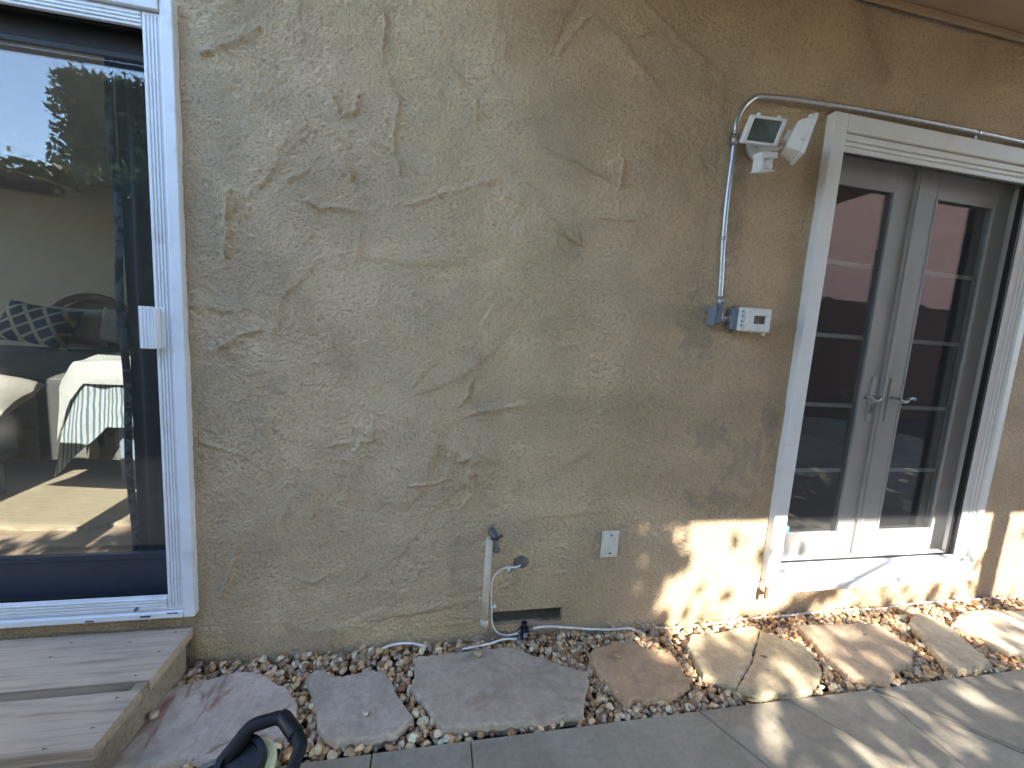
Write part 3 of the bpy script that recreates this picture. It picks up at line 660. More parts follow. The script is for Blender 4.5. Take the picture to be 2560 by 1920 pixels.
# striped blanket with folded white sheet hanging over the bed side
blk = fabric_stripe('ticking_stripe_blanket', (.46,.48,.48), (.13,.18,.21), 40, 'x', w=.42)
def fbl(u, v):
    x = -2.17+u*1.0; y = 1.32; n_ = .012*math.sin(x*40)+.01*mn.noise(Vector((x*6, v*5, 1)))
    z = 1.0-v*(.39 if u > .20 else .39+.31*(1-u/.20))
    return (x-.07*max(0, 1-u/.25)*v, y-.02-.04*v+n_-.06*max(0, 1-u/.22)*v, z)
mb = MB(); cloth_grid(fbl, 70, 24, mb); mb.build('blanket', blk, label='white and blue striped blanket hanging in sunlight over the bed side', cat='blanket', origin=(-1.9, 1.82, .75))
def fsh(u, v):
    x = -2.23+u*1.1; n_ = .02*mn.noise(Vector((x*5, v*4, 3)))+.008*math.sin(v*18+x*6)
    t = v*1.35
    if t < 1: y = 1.72-t*.43; z = 1.045-.035*t*t+n_*1.2
    else:
        d = (t-1)/.35; drop = .13 if u > .13 else .13+.22*(1-u/.13)
        y = 1.275-.03*d+n_*.6; z = 1.01-drop*d
    if u < .06: z -= (.06-u)*2.2
    return (x, y, z)
mb = MB(); cloth_grid(fsh, 60, 34, mb); mb.build('sheet', MT['linen'], label='crumpled white sheet folded over the sunlit bed edge', cat='bedding', origin=(-1.9, 2.0, .98))
# painted trunk with dark scrolled leg under the blanket
tk = empty('storage_trunk', (-1.9, 1.98, .2), 'blue grey trunk with black scrolled bracket under the striped blanket', 'trunk')
mb = MB(); mb.box(-2.02, -1.3, 1.40, 1.44, .205, .60, .01); mb.build('trunk_body', MT['trunkbox'], tk)
P = [W(x_, y_, 1.36) for x_, y_ in [(330,1056),(240,1066),(238,1085),(250,1118),(254,1116),(249,1088),(262,1080),(272,1092),(281,1080),(294,1068),(330,1064)]]
mb = MB(); mb.prism(P, (0, .03, 0)); mb.build('bracket', MT['iron'], tk)
# big cushion near the glass
Mx = None
c = W(-90, 980, .50)
pillow('cushion', c.x-.05, .50, c.z, .56, .22, .15, R(-62), MT['cushionc'], 'large beige cushion just inside the sliding door', rz=R(6), roll=R(10))['category'] = 'cushion'
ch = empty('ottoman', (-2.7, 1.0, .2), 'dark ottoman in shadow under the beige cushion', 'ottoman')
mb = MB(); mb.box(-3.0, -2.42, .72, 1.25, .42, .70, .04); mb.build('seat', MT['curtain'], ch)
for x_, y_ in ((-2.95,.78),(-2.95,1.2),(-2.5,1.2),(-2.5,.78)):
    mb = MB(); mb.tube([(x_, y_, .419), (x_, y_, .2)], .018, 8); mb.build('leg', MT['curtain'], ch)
# curtain
def fcu(u, v):
    x = -1.205+u*.40; return (x, .27+.022*math.sin(u*34)+.01*mn.noise(Vector((u*6, v*3, 0))), .215+v*2.1)
mb = MB(); cloth_grid(fcu, 90, 6, mb)
cu = mb.build('curtain', MT['curtain'], label='slate grey curtain hanging behind the right edge of the sliding door', cat='curtain', origin=(-1.0, .27, 2.3))
trimm, nt, bs = base('curtain_edge_print'); v = coords(nt, (1,1,1)); c_ = ramp(nt, noise(nt, v, 16, 5, .6, 1.0), [(.46, (.02,.03,.04)), (.54, (.13,.16,.17))]).outputs[0]; nt.links.new(c_, bs.inputs['Base Color']); bs.inputs['Roughness'].default_value = .9
mb = MB(); cloth_grid(lambda u, v: (-1.232+u*.030, .262+.008*math.sin(v*20)-.006*math.sin(u*3.1), .215+v*2.1), 4, 60, mb); e_ = mb.build('printed_border', trimm); e_.parent = cu; e_.location = -cu.location
# pendant lamp
lm = empty('pendant_lamp', (-2.62, 1.5, 2.1), 'tan drum lampshade hanging in the bedroom', 'lamp')
c = W(160, 462, 1.5); cx_ = c.x-.36
mb = MB()
def ring(r0, r1, z0, z1, n=40):
    vs = []; 
    for k in range(n):
        a = 2*math.pi*k/n; vs += [(cx_+r0*math.cos(a), 1.5+r0*math.sin(a), z0), (cx_+r1*math.cos(a), 1.5+r1*math.sin(a), z1)]
    mb.add(vs, [(2*k, 2*((k+1)%n), 2*((k+1)%n)+1, 2*k+1) for k in range(n)], True)
ring(.36, .33, c.z, c.z+.13); ring(.352, .322, c.z, c.z+.13); ring(.30, .36, c.z-.001, c.z-.001)
mb.build('lamp_shade', MT['shade'], lm)
mb = MB(); mb.tube([(cx_, 1.5, c.z+.13), (cx_, 1.5, 2.62)], .006, 6); mb.tube([(cx_, 1.5, c.z+.05), (cx_, 1.5, c.z+.13)], .03, 10); mb.build('lamp_cord', MT['iron'], lm)

# ------------------------------------------------------------------ conduit, boxes, floodlight
cdt = empty('electrical_conduit', (1.19, -.02, 1.45), 'galvanised conduit bending from the wall box over the double doors', 'conduit')
yc = -.026
pts = [W(1799, 745, yc), W(1803, 690, yc), W(1808, 597, yc), W(1818, 490, yc), W(1836, 355, yc), W(1838, 330, yc)]
pb = [W(1838, 330, yc), W(1842, 300, yc), W(1858, 268, yc), W(1880, 248, yc), W(1905, 241, yc), W(1935, 243, yc)]
zh = W(1935, 245, yc).z; zr = W(2560, 357, yc).z
mb = MB(); mb.tube(smooth_path(pts, 5), .0105, 12); mb.build('conduit_tube', MT['galv'], cdt)
hz = [Vector((x_, yc, z_)) for x_, z_ in ((1.42, 2.376), (1.6, 2.384), (1.86, 2.391), (2.31, 2.394), (2.71, 2.391), (4.3, 2.375))]
mb = MB(); mb.tube(smooth_path(pb[:5]+[hz[0]], 6)+smooth_path(hz, 3)[1:], .0105, 12); mb.build('conduit_bend', MT['galv'], cdt)
mb = MB(); a = W(1836, 350, yc); mb.tube([a-Vector((0,0,.022)), a+Vector((0,0,.022))], .0145, 12); mb.tube([a-Vector((0,0,.004)), a+Vector((0,0,.004))], .0165, 12); mb.build('coupling', MT['galv'], cdt)
mb = MB(); a = W(1800, 752, yc); mb.tube([a-Vector((0,0,.02)), a+Vector((0,0,.016))], .0145, 12); mb.tube([a+Vector((0,0,.0)), a+Vector((0,0,.006))], .0165, 12)
mb.build('coupling', MT['galv'], cdt)
for q in (W(1808, 597, yc), Vector((2.42, yc, 2.3935))):
    mb = MB()
    if q.x < 2: mb.tube([q-Vector((0,0,.006)), q+Vector((0,0,.006))], .0125, 10); mb.box(q.x+.010, q.x+.024, -.016, -.006, q.z-.007, q.z+.007, .002); mb.tube([(q.x+.018, -.015, q.z), (q.x+.018, -.021, q.z)], .004, 8)
    else: mb.tube([q-Vector((.006,0,0)), q+Vector((.006,0,0))], .0125, 10); mb.box(q.x-.007, q.x+.007, -.024, -.012, q.z-.028, q.z-.009, .002)
    mb.build('pipe_strap', MT['galv'], cdt)
# elbow fitting
el = MB(); a = W(1795, 790, yc); el.box(a.x-.031, a.x+.015, -.052, -.004, a.z-.036, a.z+.034, .014); el.tube([(a.x+.003, yc, a.z+.02), (a.x+.003, yc, a.z+.062)], .0155, 12)
e_ = el.build('elbow_fitting', MT['greymetal'], cdt)
el = MB(); el.box(a.x-.038, a.x-.0305, -.053, -.002, a.z-.042, a.z+.040, .0036); el.build('cover_plate', MT['greybox'], e_)
el = MB(); el.box(a.x-.012, a.x+.005, -.0515, -.0497, a.z-.014, a.z+.012, .0005); el.build('sticker', MT['cable'], e_)
el = MB(); el.box(a.x-.008, a.x+.001, -.0522, -.0514, a.z-.009, a.z+.007); el.build('sticker_print', MT['greymetal'], e_)
el = MB(); el.tube([(a.x+.014, yc, a.z-.006), (a.x+.050, yc, a.z-.007)], .0125, 12); el.tube([(a.x+.024, yc, a.z-.006), (a.x+.032, yc, a.z-.007)], .0155, 12); el.tube([(a.x+.046, yc, a.z-.007), (a.x+.056, yc, a.z-.007)], .0185, 12); el.build('connector', MT['galv'], cdt)

ob = empty('outlet_box', (1.4, 0, 1.46), 'white weatherproof outlet cover on a grey box beside the double doors', 'outlet')
tl, tr_, br, bl_ = W(1858, 776, -.07), W(1927, 780, -.07), W(1918, 828, -.07), W(1846, 823, -.07)
bx0, bx1, bz0, bz1 = a.x+.056, 1.475, 1.412, 1.510
mb = MB(); mb.box(bx0, bx0+.13, -.045, -.002, bz0+.004, bz1-.004, .006)
for z_ in (bz0-.002, bz1+.002): mb.box(bx0+.018, bx0+.032, -.020, -.008, z_-.007, z_+.007, .003); mb.tube([(bx0+.025, -.02, z_), (bx0+.025, -.024, z_)], .004, 8)
mb.build('back_box', MT['greybox'], ob)
mb = MB(); mb.box(bx0+.022, bx0+.165, -.066, -.046, bz0-.002, bz1+.002, .007)
fx0, fx1, fz0, fz1 = bx0+.042, bx0+.162, bz0, bz1            # hinged lid with a window opening
wx0, wx1, wz0, wz1 = bx0+.080, bx0+.140, bz0+.033, bz0+.067
mb.box(fx0, wx0, -.078, -.067, fz0, fz1, .004); mb.box(wx1, fx1, -.078, -.067, fz0, fz1, .004); mb.box(wx0-.004, wx1+.004, -.0775, -.067, fz0+.0005, wz0, .003); mb.box(wx0-.004, wx1+.004, -.0775, -.067, wz1, fz1-.0005, .003)
mb.box(bx0+.142, bx0+.156, -.066, -.054, bz0-.014, bz0-.003, .003); mb.tube([(bx0+.09, -.06, bz0-.008), (bx0+.09, -.06, bz0-.001)], .003, 6)
mb.build('cover', MT['cable'], ob)
mb = MB()
for i in range(4): z_ = bz0+.022+i*.018+(.006 if i > 1 else 0); mb.box(bx0+.026, bx0+.034, -.0675, -.0655, z_-.0035, z_+.0035)
mb.build('hinge_slot', MT['greybox'], ob)
mb = MB(); mb.box(wx0, wx1, -.0672, -.0662, wz0, wz1); mb.build('window', plain('dirty_window', (.16,.13,.10), .35, .6, 60), ob)

fl = empty('floodlight', (1.31, 0, 2.17), 'white twin head floodlight with motion sensor above the outlet box', 'floodlight')
mb = MB(); c = W(1893, 368, 0); n = 28
mb.tube([(c.x, -.004, c.z), (c.x, -.022, c.z)], [.060, .056], n); mb.build('mounting_plate', MT['white'], fl)
mb = MB(); mb.box(c.x-.028, c.x+.040, -.024, -.0215, c.z-.01, c.z+.045); mb.build('bracket', MT['pipe'], fl)
c4 = [W(1880, 286, -.135), W(1968, 298, -.135), W(1941, 367, -.115), W(1854, 356, -.115)]
nrm = (c4[1]-c4[0]).cross(c4[3]-c4[0]).normalized();
if nrm.y > 0: nrm = -nrm
cen = sum(c4, Vector())/4
def inset(q, f, d): return [cen+(p-cen)*f+nrm*d for p in q]
def frustum(mb, qa, qb): mb.add(qa+qb, [(0,1,2,3), (7,6,5,4)]+[(i, (i+1)%4, (i+1)%4+4, i+4) for i in range(4)])
hd1 = empty('lamp_head', cen, parent=fl); hd1.location = cen-fl.location
def bevel_obj(o, w=.003, seg=2):
    m = o.modifiers.new('bevel', 'BEVEL'); m.width = w; m.segments = seg; m.limit_method = 'ANGLE'
mb = MB(); frustum(mb, inset(c4, .93, -.016), inset(c4, .60, -.065)); 
for i, j in ((0, 1),):
    for t in (.22, .8): p = c4[i].lerp(c4[j], t)+nrm*-.006; mb.box(p.x-.007, p.x+.007, p.y-.006, p.y+.006, p.z-.002, p.z+.010, .002)
bevel_obj(mb.build('housing', MT['white'], hd1), .005)
mb = MB(); fr_o, fr_i = inset(c4, 1.0, .004), inset(c4, .80, .004); fb_o, fb_i = inset(c4, 1.0, -.015), inset(c4, .80, -.006)
mb.add(fr_o+fr_i+fb_o+fb_i, [(i, (i+1)%4, (i+1)%4+4, i+4) for i in range(4)]+[(i+8, i+12, (i+1)%4+12, (i+1)%4+8) for i in range(4)]+[(i, i+8, (i+1)%4+8, (i+1)%4) for i in range(4)]+[(i+4, (i+1)%4+4, (i+1)%4+12, i+12) for i in range(4)])
bevel_obj(mb.build('bezel', MT['white'], hd1), .003)
mb = MB(); mb.prism(inset(c4, .81, -.004), nrm*-.002); mb.build('lens', MT['lampglass'], hd1)
# second head seen from its side, facing right
hd2 = empty('lamp_head', (0,0,0), parent=fl)
top, bot = W(2026, 300, -.125), W(1990, 398, -.125)
up = (top-bot).normalized(); n2 = Vector((.90, -.38, -.12)); n2 = (n2-up*n2.dot(up)).normalized(); wd = up.cross(n2).normalized()
cen2 = (top+bot)/2; LL = (top-bot).length; WW = .092
Mh = Matrix.Identity(4)
for i in range(3): Mh[i][0] = n2[i]; Mh[i][1] = wd[i]; Mh[i][2] = up[i]; Mh[i][3] = cen2[i]
hd2.location = cen2-fl.location
mb = MB(); h_ = LL/2
mb.add([Mh @ Vector(p) for p in [(-.006,-WW*.46,-h_*.9),(-.006,WW*.46,-h_*.9),(-.006,WW*.46,h_*.86),(-.006,-WW*.46,h_*.86),(-.058,-WW*.30,-h_*.72),(-.058,WW*.30,-h_*.72),(-.050,WW*.30,h_*.62),(-.050,-WW*.30,h_*.62)]], [(0,1,2,3),(7,6,5,4)]+[(i,(i+1)%4,(i+1)%4+4,i+4) for i in range(4)])
for z_ in (-.3, .8): mb.box(-.022, -.004, -WW*.5-.004, -WW*.5+.010, h_*z_-.006, h_*z_+.006, .002, Mh)
mb.box(-.075, -.050, -.012, .012, -h_*.3, h_*.3, .004, Mh)
bevel_obj(mb.build('housing', MT['whiteold'], hd2), .004)
mb = MB()
for y0_, y1_, z0_, z1_ in ((-WW/2, WW/2, h_*.84, h_), (-WW/2, WW/2, -h_, -h_*.84), (-WW/2, -WW/2+.010, -h_*.839, h_*.839), (WW/2-.010, WW/2, -h_*.839, h_*.839)): mb.box(-.0055, .010, y0_, y1_, z0_, z1_, .002, Mh)
mb.build('bezel', MT['white'], hd2)
mb = MB(); mb.box(.000, .002, -WW/2+.010, WW/2-.010, -h_*.84, h_*.84, 0, Mh); mb.build('lens', MT['lampglass'], hd2)
p = W(1895, 366, -.03); q = W(1900, 335, -.07); q2 = W(1985, 350, -.07)
mb = MB(); mb.tube([p, q], .010, 8); mb.tube([p, W(1940, 372, -.05), q2], .009, 8); mb.build('arm', MT['white'], fl)
# motion sensor
s4 = W(1913, 395, -.09); sr = Matrix.Translation(s4) @ Matrix.Rotation(R(-8), 4, 'Y') @ Matrix.Rotation(R(12), 4, 'X')
mb = MB(); mb.box(-.040, .034, -.028, .024, -.002, .018, .005, sr); mb.box(-.038, .034, -.031, .022, -.0045, -.001, .001, sr); mb.box(-.040, .030, -.030, .024, -.052, -.047, .001, sr)
mb.box(-.036, -.024, -.026, .022, -.0465, -.0045, .002, sr); mb.box(-.010, .012, .010, .05, -.006, .012, .004, sr)
sn = mb.build('motion_sensor', MT['white'], fl)
mb = MB(); mb.tube([sr @ Vector((.002, -.002, -.0465)), sr @ Vector((.002, -.002, -.005))], .027, 20); mb.build('sensor_lens', MT['cable'], sn)

# ------------------------------------------------------------------ hose bib and pipe
hb = empty('outdoor_tap', (.255, -.03, .07), 'grey brass tap on a painted riser pipe beside the vent', 'tap')
pt, pbm = W(1224, 1345, -.03), W(1210, 1566, -.03)
mb = MB(); mb.tube([pbm, pt], .0145, 14); mb.tube([pbm, pbm.lerp(pt, .09)], .0175, 14); mb.tube([pbm.lerp(pt, .30), pbm.lerp(pt, .31)], .0155, 14); mb.build('riser_pipe', MT['pipe'], hb)
mb = MB()
for t in (.3, .92):
    q = pbm.lerp(pt, t); mb.box(q.x-.028, q.x-.012, -.024, -.006, q.z-.008, q.z+.008, .003); mb.tube([(q.x-.024, -.026, q.z), (q.x-.024, -.020, q.z)], .004, 8)
mb.build('pipe_strap', MT['pipe'], hb)
a = W(1228, 1330, -.03); b_ = W(1239, 1346, -.075); c = W(1241, 1374, -.085)
mb = MB(); mb.tube(smooth_path([a+Vector((-.002,0,.008)), a.lerp(b_, .5)+Vector((0,0,.004)), b_, W(1241, 1360, -.085), c], 5), [.017]*8+[.016]*5+[.013]*5+[.013, .014, .015], 14); mb.tube([c+Vector((0,0,.006)), c-Vector((0,0,.006))], .0165, 14)
mb.tube([b_+Vector((0,.0,0)), b_+Vector((0,-.022,.012))], .008, 10)
mb.build('tap_body', MT['brass'], hb)
mb = MB(); mb.tube([c-Vector((0,0,.0062)), c-Vector((0,0,.0068))], .0125, 14); mb.build('spout_opening', MT['black'], hb)
mb = MB(); k = b_+Vector((0,-.024,.012)); l_, r_ = W(1228, 1346, k.y), W(1256, 1338, k.y)
mb.tube(smooth_path([l_, k, r_], 4), [.006, .0055, .005, .005, .007, .005, .005, .0055, .007], 8); mb.tube([k+Vector((0,.004,0)), k-Vector((0,.006,0))], .008, 10); mb.build('tap_handle', MT['darkbrass'], hb)

# cover plate
c0, c1_ = W(1503, 1324), W(1541, 1390); pcx, pcz = (c0.x+c1_.x)/2, (c0.z+c1_.z)/2
cp = empty('cover_plate', (pcx, 0, pcz), 'blank off-white metal cover plate with two black screws on the wall', 'wall plate')
mb = MB(); mb.box(pcx-.040, pcx+.040, -.0125, -.004, pcz-.062, pcz+.062, .003); mb.build('plate', MT['plate'], cp)
for s in (-1, 1): mb = MB(); mb.tube([(pcx+.003, -.0122, pcz+s*.042), (pcx+.003, -.0145, pcz+s*.042)], .0045, 10); mb.build('screw', MT['black'], cp)

c = W(1303, 1404); mb = MB(); n = 26
Q = [(c.x+.003+(.036+.006*mn.noise(Vector((k*.7, 2, 0))))*math.cos(2*math.pi*k/n)*(1.25 if n*.35 < k < n*.62 else 1), c.z+(.033+.005*mn.noise(Vector((k*.6, 5, 0))))*math.sin(2*math.pi*k/n)) for k in range(n)]
mb.add([(x, .004, z) for x, z in Q]+[(c.x+(x-c.x)*.8, -.007, c.z+(z-c.z)*.8) for x, z in Q]+[(c.x, -.003, c.z)], [(i, (i+1)%n, (i+1)%n+n, i+n) for i in range(n)]+[(i+n, (i+1)%n+n, 2*n) for i in range(n)], True)
mb.build('mortar_patch', plain('grey_mortar', (.17,.145,.12), .95, .35, 50, bmp=.003), label='round dark grey mortar patch where the white cable enters the wall', cat='wall patch', origin=(c.x, 0, c.z))

# cable, clips, splitter
cb = empty('coaxial_cable', (.44, -.02, .03), 'white cable looping down from the wall hole to the black splitter', 'cable')
sc = 200/1106
def c5(x, y, Y=-.012): return W(1190+x*sc, 1310+y*sc, Y)
path = [c5(620, 560, .004), c5(590, 585), c5(520, 600), c5(430, 600, -.014), c5(330, 640), c5(250, 720), c5(215, 820, -.018), c5(208, 940), c5(210, 1080), c5(215, 1200), c5(215, 1300), c5(240, 1420), c5(310, 1510), c5(430, 1540), c5(540, 1520, -.02), c5(610, 1490, -.028)]
mb = MB(); mb.tube(smooth_path(path, 6), .0042, 8); mb.build('cable_run', MT['cable'], cb)
for p_ in ((435, 600), (215, 1160)):
    q = c5(*p_); mb = MB(); mb.tube([q+Vector((-.006,0,0)), q+Vector((.006,0,0))] if p_[0] > 300 else [q+Vector((0,0,-.006)), q+Vector((0,0,.006))], .0062, 8)
    mb.box(q.x+.0, q.x+.012, q.y-.004, q.y+.010, q.z-.016, q.z-.004, .002) if p_[0] > 300 else mb.box(q.x+.006, q.x+.020, q.y-.004, q.y+.010, q.z, q.z+.012, .002)
    mb.build('cable_clip', MT['white'], cb)
s0 = c5(665, 1480, -.035)
spl = empty('cable_splitter', s0, 'black cable splitter joining three white cables under the vent', 'splitter')
mb = MB(); mb.box(s0.x-.016, s0.x+.018, -.05, -.018, s0.z-.032, s0.z+.018, .006); mb.tube([(s0.x, -.03, s0.z+.01), (s0.x, -.028, s0.z+.036)], .013, 12); mb.build('splitter_body', MT['blackpl'], spl)
mb = MB(); mb.box(s0.x-.006, s0.x+.012, -.0512, -.0498, s0.z-.022, s0.z+.002, .0005); mb.build('splitter_label', MT['greybox'], spl)
mb = MB(); mb.tube([(s0.x-.03, -.03, s0.z-.004), (s0.x-.012, -.032, s0.z)], .008, 10); mb.tube([(s0.x+.014, -.032, s0.z), (s0.x+.040, -.03, s0.z+.006)], .008, 10); mb.tube([(s0.x-.03, -.036, s0.z-.036), (s0.x-.008, -.036, s0.z-.024)], .008, 10); mb.build('connector', MT['greymetal'], spl)
def run(pxs, name, label, r=.0045, cat='cable'):
    mb = MB(); mb.tube(smooth_path(pxs, 6), r, 8); return mb.build(name, MT['cable'], label=label, cat=cat, origin=pxs[0])
run([s0+Vector((.036,.004,.006)), W(1370,1566,-.03), W(1420,1569,-.03), W(1480,1573,-.03), W(1530,1574,-.035), W(1570,1571,-.03), W(1590,1576,-.02)], 'coaxial_cable', 'white cable running right from the splitter into the gravel')
run([s0+Vector((-.026,-.002,-.035)), G(1260,1598,.035), G(1225,1609,.03), G(1180,1618,.03), G(1155,1624,.02)], 'coaxial_cable', 'white cable running left from the splitter onto the largest stone')
run([G(950,1625,.01), G(975,1614,.03), G(1010,1608,.045), G(1040,1610,.04), G(1065,1618,.012)], 'coaxial_cable', 'short white cable arch poking out of the gravel by the wall')
run([W(1640,1571,-.016), W(1720,1566,-.016), W(1800,1556,-.02), W(1880,1546,-.02), W(1960,1540,-.02), W(2040,1531,-.022), W(2130,1524,-.02), W(2200,1522,-.02), W(2260,1512,-.02), W(2330,1505,-.02), W(2420,1500,-.02), W(2560,1491,-.02), W(2700,1480,-.02)], 'coaxial_cable', 'long white cable along the foot of the sunlit wall below the double doors', .005)

# ------------------------------------------------------------------ ground
mb = MB(); mb.box(-40, 40, -40, .0, -.30, -.045); mb.build('ground', MT['soil'], kind='structure')
# stepping stones: outlines measured in the photograph
c7 = lambda x, y: (600+x*.4521, 1500+y*.4521)
c8 = lambda x, y: (1560+x*.4521, 1450+y*.4521)
c3 = lambda x, y: (x*.3617, 1500+y*.3617)
ST = [
 ('grey pink', [[c3(*p) for p in [(1100,640),(1250,580),(1450,535),(1700,480),(1850,522),(2000,612),(2045,678),(1960,740),(1890,790),(1800,850),(1740,900),(1600,950),(1440,1035),(1300,1090),(1000,1140),(760,1165),(700,1100),(900,800)]], [c3(*p) for p in [(2052,686),(2062,760),(2062,860),(1990,930),(1900,965),(1780,1010),(1640,1075),(1500,1110),(1310,1100),(1450,1045),(1610,960),(1750,908),(1810,858),(1900,798),(1970,746)]]],
  (.40,.36,.34), (.50,.45,.42), 'large grey stone slab with red brown streaks beside the wooden step', ((.27,.10,.065), 12, .75, 1)),
 ('slate', [[c7(*p) for p in [(365,430),(385,400),(430,378),(510,400),(545,412),(580,412),(640,405),(700,378),(790,385),(830,430),(860,485),(890,540),(925,595),(955,640),(915,690),(850,740),(720,765),(600,765),(530,785),(470,745),(430,690),(425,600),(395,500)]]],
  (.34,.31,.29), (.40,.36,.34), 'notched grey stone slab between the streaked slab and the largest slab', None),
 ('big', [[c7(*p) for p in [(980,305),(1100,292),(1240,278),(1480,252),(1600,290),(1760,345),(1925,395),(1930,450),(1900,570),(1895,630),(1700,660),(1500,680),(1330,690),(1200,700),(1110,700),(1060,620),(1010,555),(950,480),(965,390)]]],
  (.34,.31,.28), (.38,.34,.30), 'largest grey stone slab, in front of the tap and vent', ((.30,.19,.11), 10, .25)),
 ('orange', [[c7(1935,295), c7(1950,262), c7(2000,250), c7(2080,220), c7(2160,235), c8(60,340), c8(130,375), c8(250,395), c8(290,430), c8(330,500), c8(370,575), c8(300,620), c8(230,655), c8(130,660), c8(60,650), c7(2150,575), c7(2080,500), c7(2000,420), c7(1950,350)]],
  (.38,.29,.21), (.46,.33,.21), 'orange tan stone slab right of the largest slab', ((.42,.22,.09), 40, .5)),
 ('cracked', [[c8(*p) for p in [(345,350),(370,295),(520,285),(620,260),(720,250),(748,280),(735,340),(715,400),(710,440),(680,490),(640,560),(620,590),(500,545),(440,530),(390,440)]], [c8(*p) for p in [(750,272),(870,320),(990,345),(1030,400),(1080,460),(1100,510),(1060,570),(1040,605),(940,630),(820,625),(760,635),(632,596),(642,562),(682,492),(712,442),(717,402),(737,342)]]],
  (.36,.33,.26), (.44,.39,.30), 'cracked tan stone slab in dappled sun below the double doors', ((.38,.33,.14), 75, .35)),
 ('brown', [[c8(*p) for p in [(945,240),(1000,245),(1100,250),(1200,245),(1400,235),(1500,300),(1600,380),(1600,455),(1510,490),(1470,565),(1390,550),(1240,530),(1180,480),(1100,410),(1040,330)]]],
  (.36,.30,.24), (.42,.36,.29), 'brown stone slab right of the cracked slab', None),
 ('narrow', [[c8(*p) for p in [(1570,230),(1620,180),(1700,200),(1800,250),(1900,340),(1990,410),(2040,465),(1950,480),(1850,500),(1790,490),(1720,400),(1650,310)]]],
  (.36,.33,.27), (.44,.40,.33), 'narrow greenish grey stone slab, second from the right edge', None),
 ('pale', [[c8(*p) for p in [(1810,240),(1870,170),(1950,160),(2100,165),(2250,170),(2400,250),(2480,330),(2400,440),(2212,405),(2130,400),(2000,330),(1900,280)]]],
  (.44,.40,.34), (.50,.46,.39), 'pale stone slab at the right edge of the gravel strip', None),
]
STONE_Z = .030
polys = []
for si, (nm, parts, col, tint, label, streak) in enumerate(ST):
    mb = MB()
    for pi, pts in enumerate(parts):
        top_z = STONE_Z-(.010 if (si == 0 and pi == 1) else 0)-(.002 if (si == 4 and pi == 1) else 0)
        P = [G(*p, top_z) for p in pts]; Q = []
        for i in range(len(P)):
            a, b = P[i], P[(i+1) % len(P)]; n = max(2, int((b-a).length/.010))
            for k in range(n):
                p = a.lerp(b, k/n); nn_ = Vector((b.y-a.y, a.x-b.x, 0)).normalized()
                Q.append(p+nn_*(.004*mn.noise(p*30)+.004*mn.noise(p*90)))
        polys.append([(q.x, q.y) for q in Q])
        cen_ = sum(Q, Vector())/len(Q)
        def rg(off, z, jit=0):
            out = []
            for i, q in enumerate(Q):
                t = (Q[(i+1) % len(Q)]-Q[i-1]).normalized(); n_ = Vector((-t.y, t.x, 0))
                if n_.dot(cen_-q) < 0 and False: n_ = -n_
                w_ = off*(1+1.6*abs(mn.noise(q*25)))+jit*mn.noise(q*60)
                out.append(Vector((q.x+n_.x*w_, q.y+n_.y*w_, z+.002*mn.noise(q*12))))
            return out
        # orientation: make inward normals positive
        area = sum(Q[i].x*Q[(i+1) % len(Q)].y-Q[(i+1) % len(Q)].x*Q[i].y for i in range(len(Q)))
        sg = 1 if area > 0 else -1
        rings_ = [rg(0.004*sg, -.02), rg(-.001*sg, top_z-.020, .003), rg(.001*sg, top_z-.007, .003), rg(.0045*sg, top_z-.001, .001), rg(.011*sg, top_z)]
        vs = [v for r_ in rings_ for v in r_]; N = len(Q)
        fs = [(k*N+i, k*N+(i+1) % N, (k+1)*N+(i+1) % N, (k+1)*N+i) for k in range(4) for i in range(N)]
        mb.add(vs, fs, False)
        bm = bmesh.new(); tv = [bm.verts.new(v) for v in rings_[-1]]; bm.faces.new(tv); bmesh.ops.triangulate(bm, faces=bm.faces[:])
        mb.addbm(bm)
    cc = sum((Vector(v) for v in mb.v), Vector())/len(mb.v)
    o = mb.build('stepping_stone', stone_mat('flagstone_'+nm.replace(' ', '_'), col, tint, si*1.7, streak), label=label, cat='stepping stone', group='stepping stones in the gravel strip', origin=(cc.x, cc.y, 0))

# point in polygon, vectorised
def inside(px, py, poly):
    c = np.zeros(px.shape, bool); n = len(poly)
    for i in range(n):
        x0, y0 = poly[i]; x1, y1 = poly[(i+1) % n]
        m = ((y0 > py) != (y1 > py)); 
        if y1 != y0: c ^= m & (px < (x1-x0)*(py-y0)/(y1-y0)+x0)
    return c
def pebble_shape(seed):
    bm = bmesh.new(); bmesh.ops.create_icosphere(bm, subdivisions=2, radius=1.0); r = random.Random(seed)
    planes = [(Vector((r.gauss(0,1), r.gauss(0,1), r.gauss(0,1))).normalized(), r.uniform(.40, .78)) for _ in range(10)]
    sc_ = Vector((1, r.uniform(.65, .92), r.uniform(.5, .75)))
    for v in bm.verts:
        for n_, d in planes:
            e = v.co.dot(n_)-d
            if e > 0: v.co -= n_*e*.93
        v.co = Vector((v.co.x*sc_.x, v.co.y*sc_.y, v.co.z*sc_.z))
    bmesh.ops.remove_doubles(bm, verts=bm.verts[:], dist=.10)
    bmesh.ops.triangulate(bm, faces=bm.faces[:])
    bm.verts.index_update(); V = np.array([v.co[:] for v in bm.verts]); F = np.array([[v.index for v in f.verts] for f in bm.faces]); bm.free(); return V, F
SHAPES = [pebble_shape(100+i) for i in range(14)]
PAL = np.array([(.50,.38,.25),(.58,.47,.34),(.42,.29,.18),(.62,.54,.43),(.36,.24,.15),(.68,.62,.53),(.47,.34,.20),(.34,.29,.26),(.54,.42,.30),(.28,.17,.10),(.50,.44,.37),(.55,.37,.19),(.26,.22,.21)])
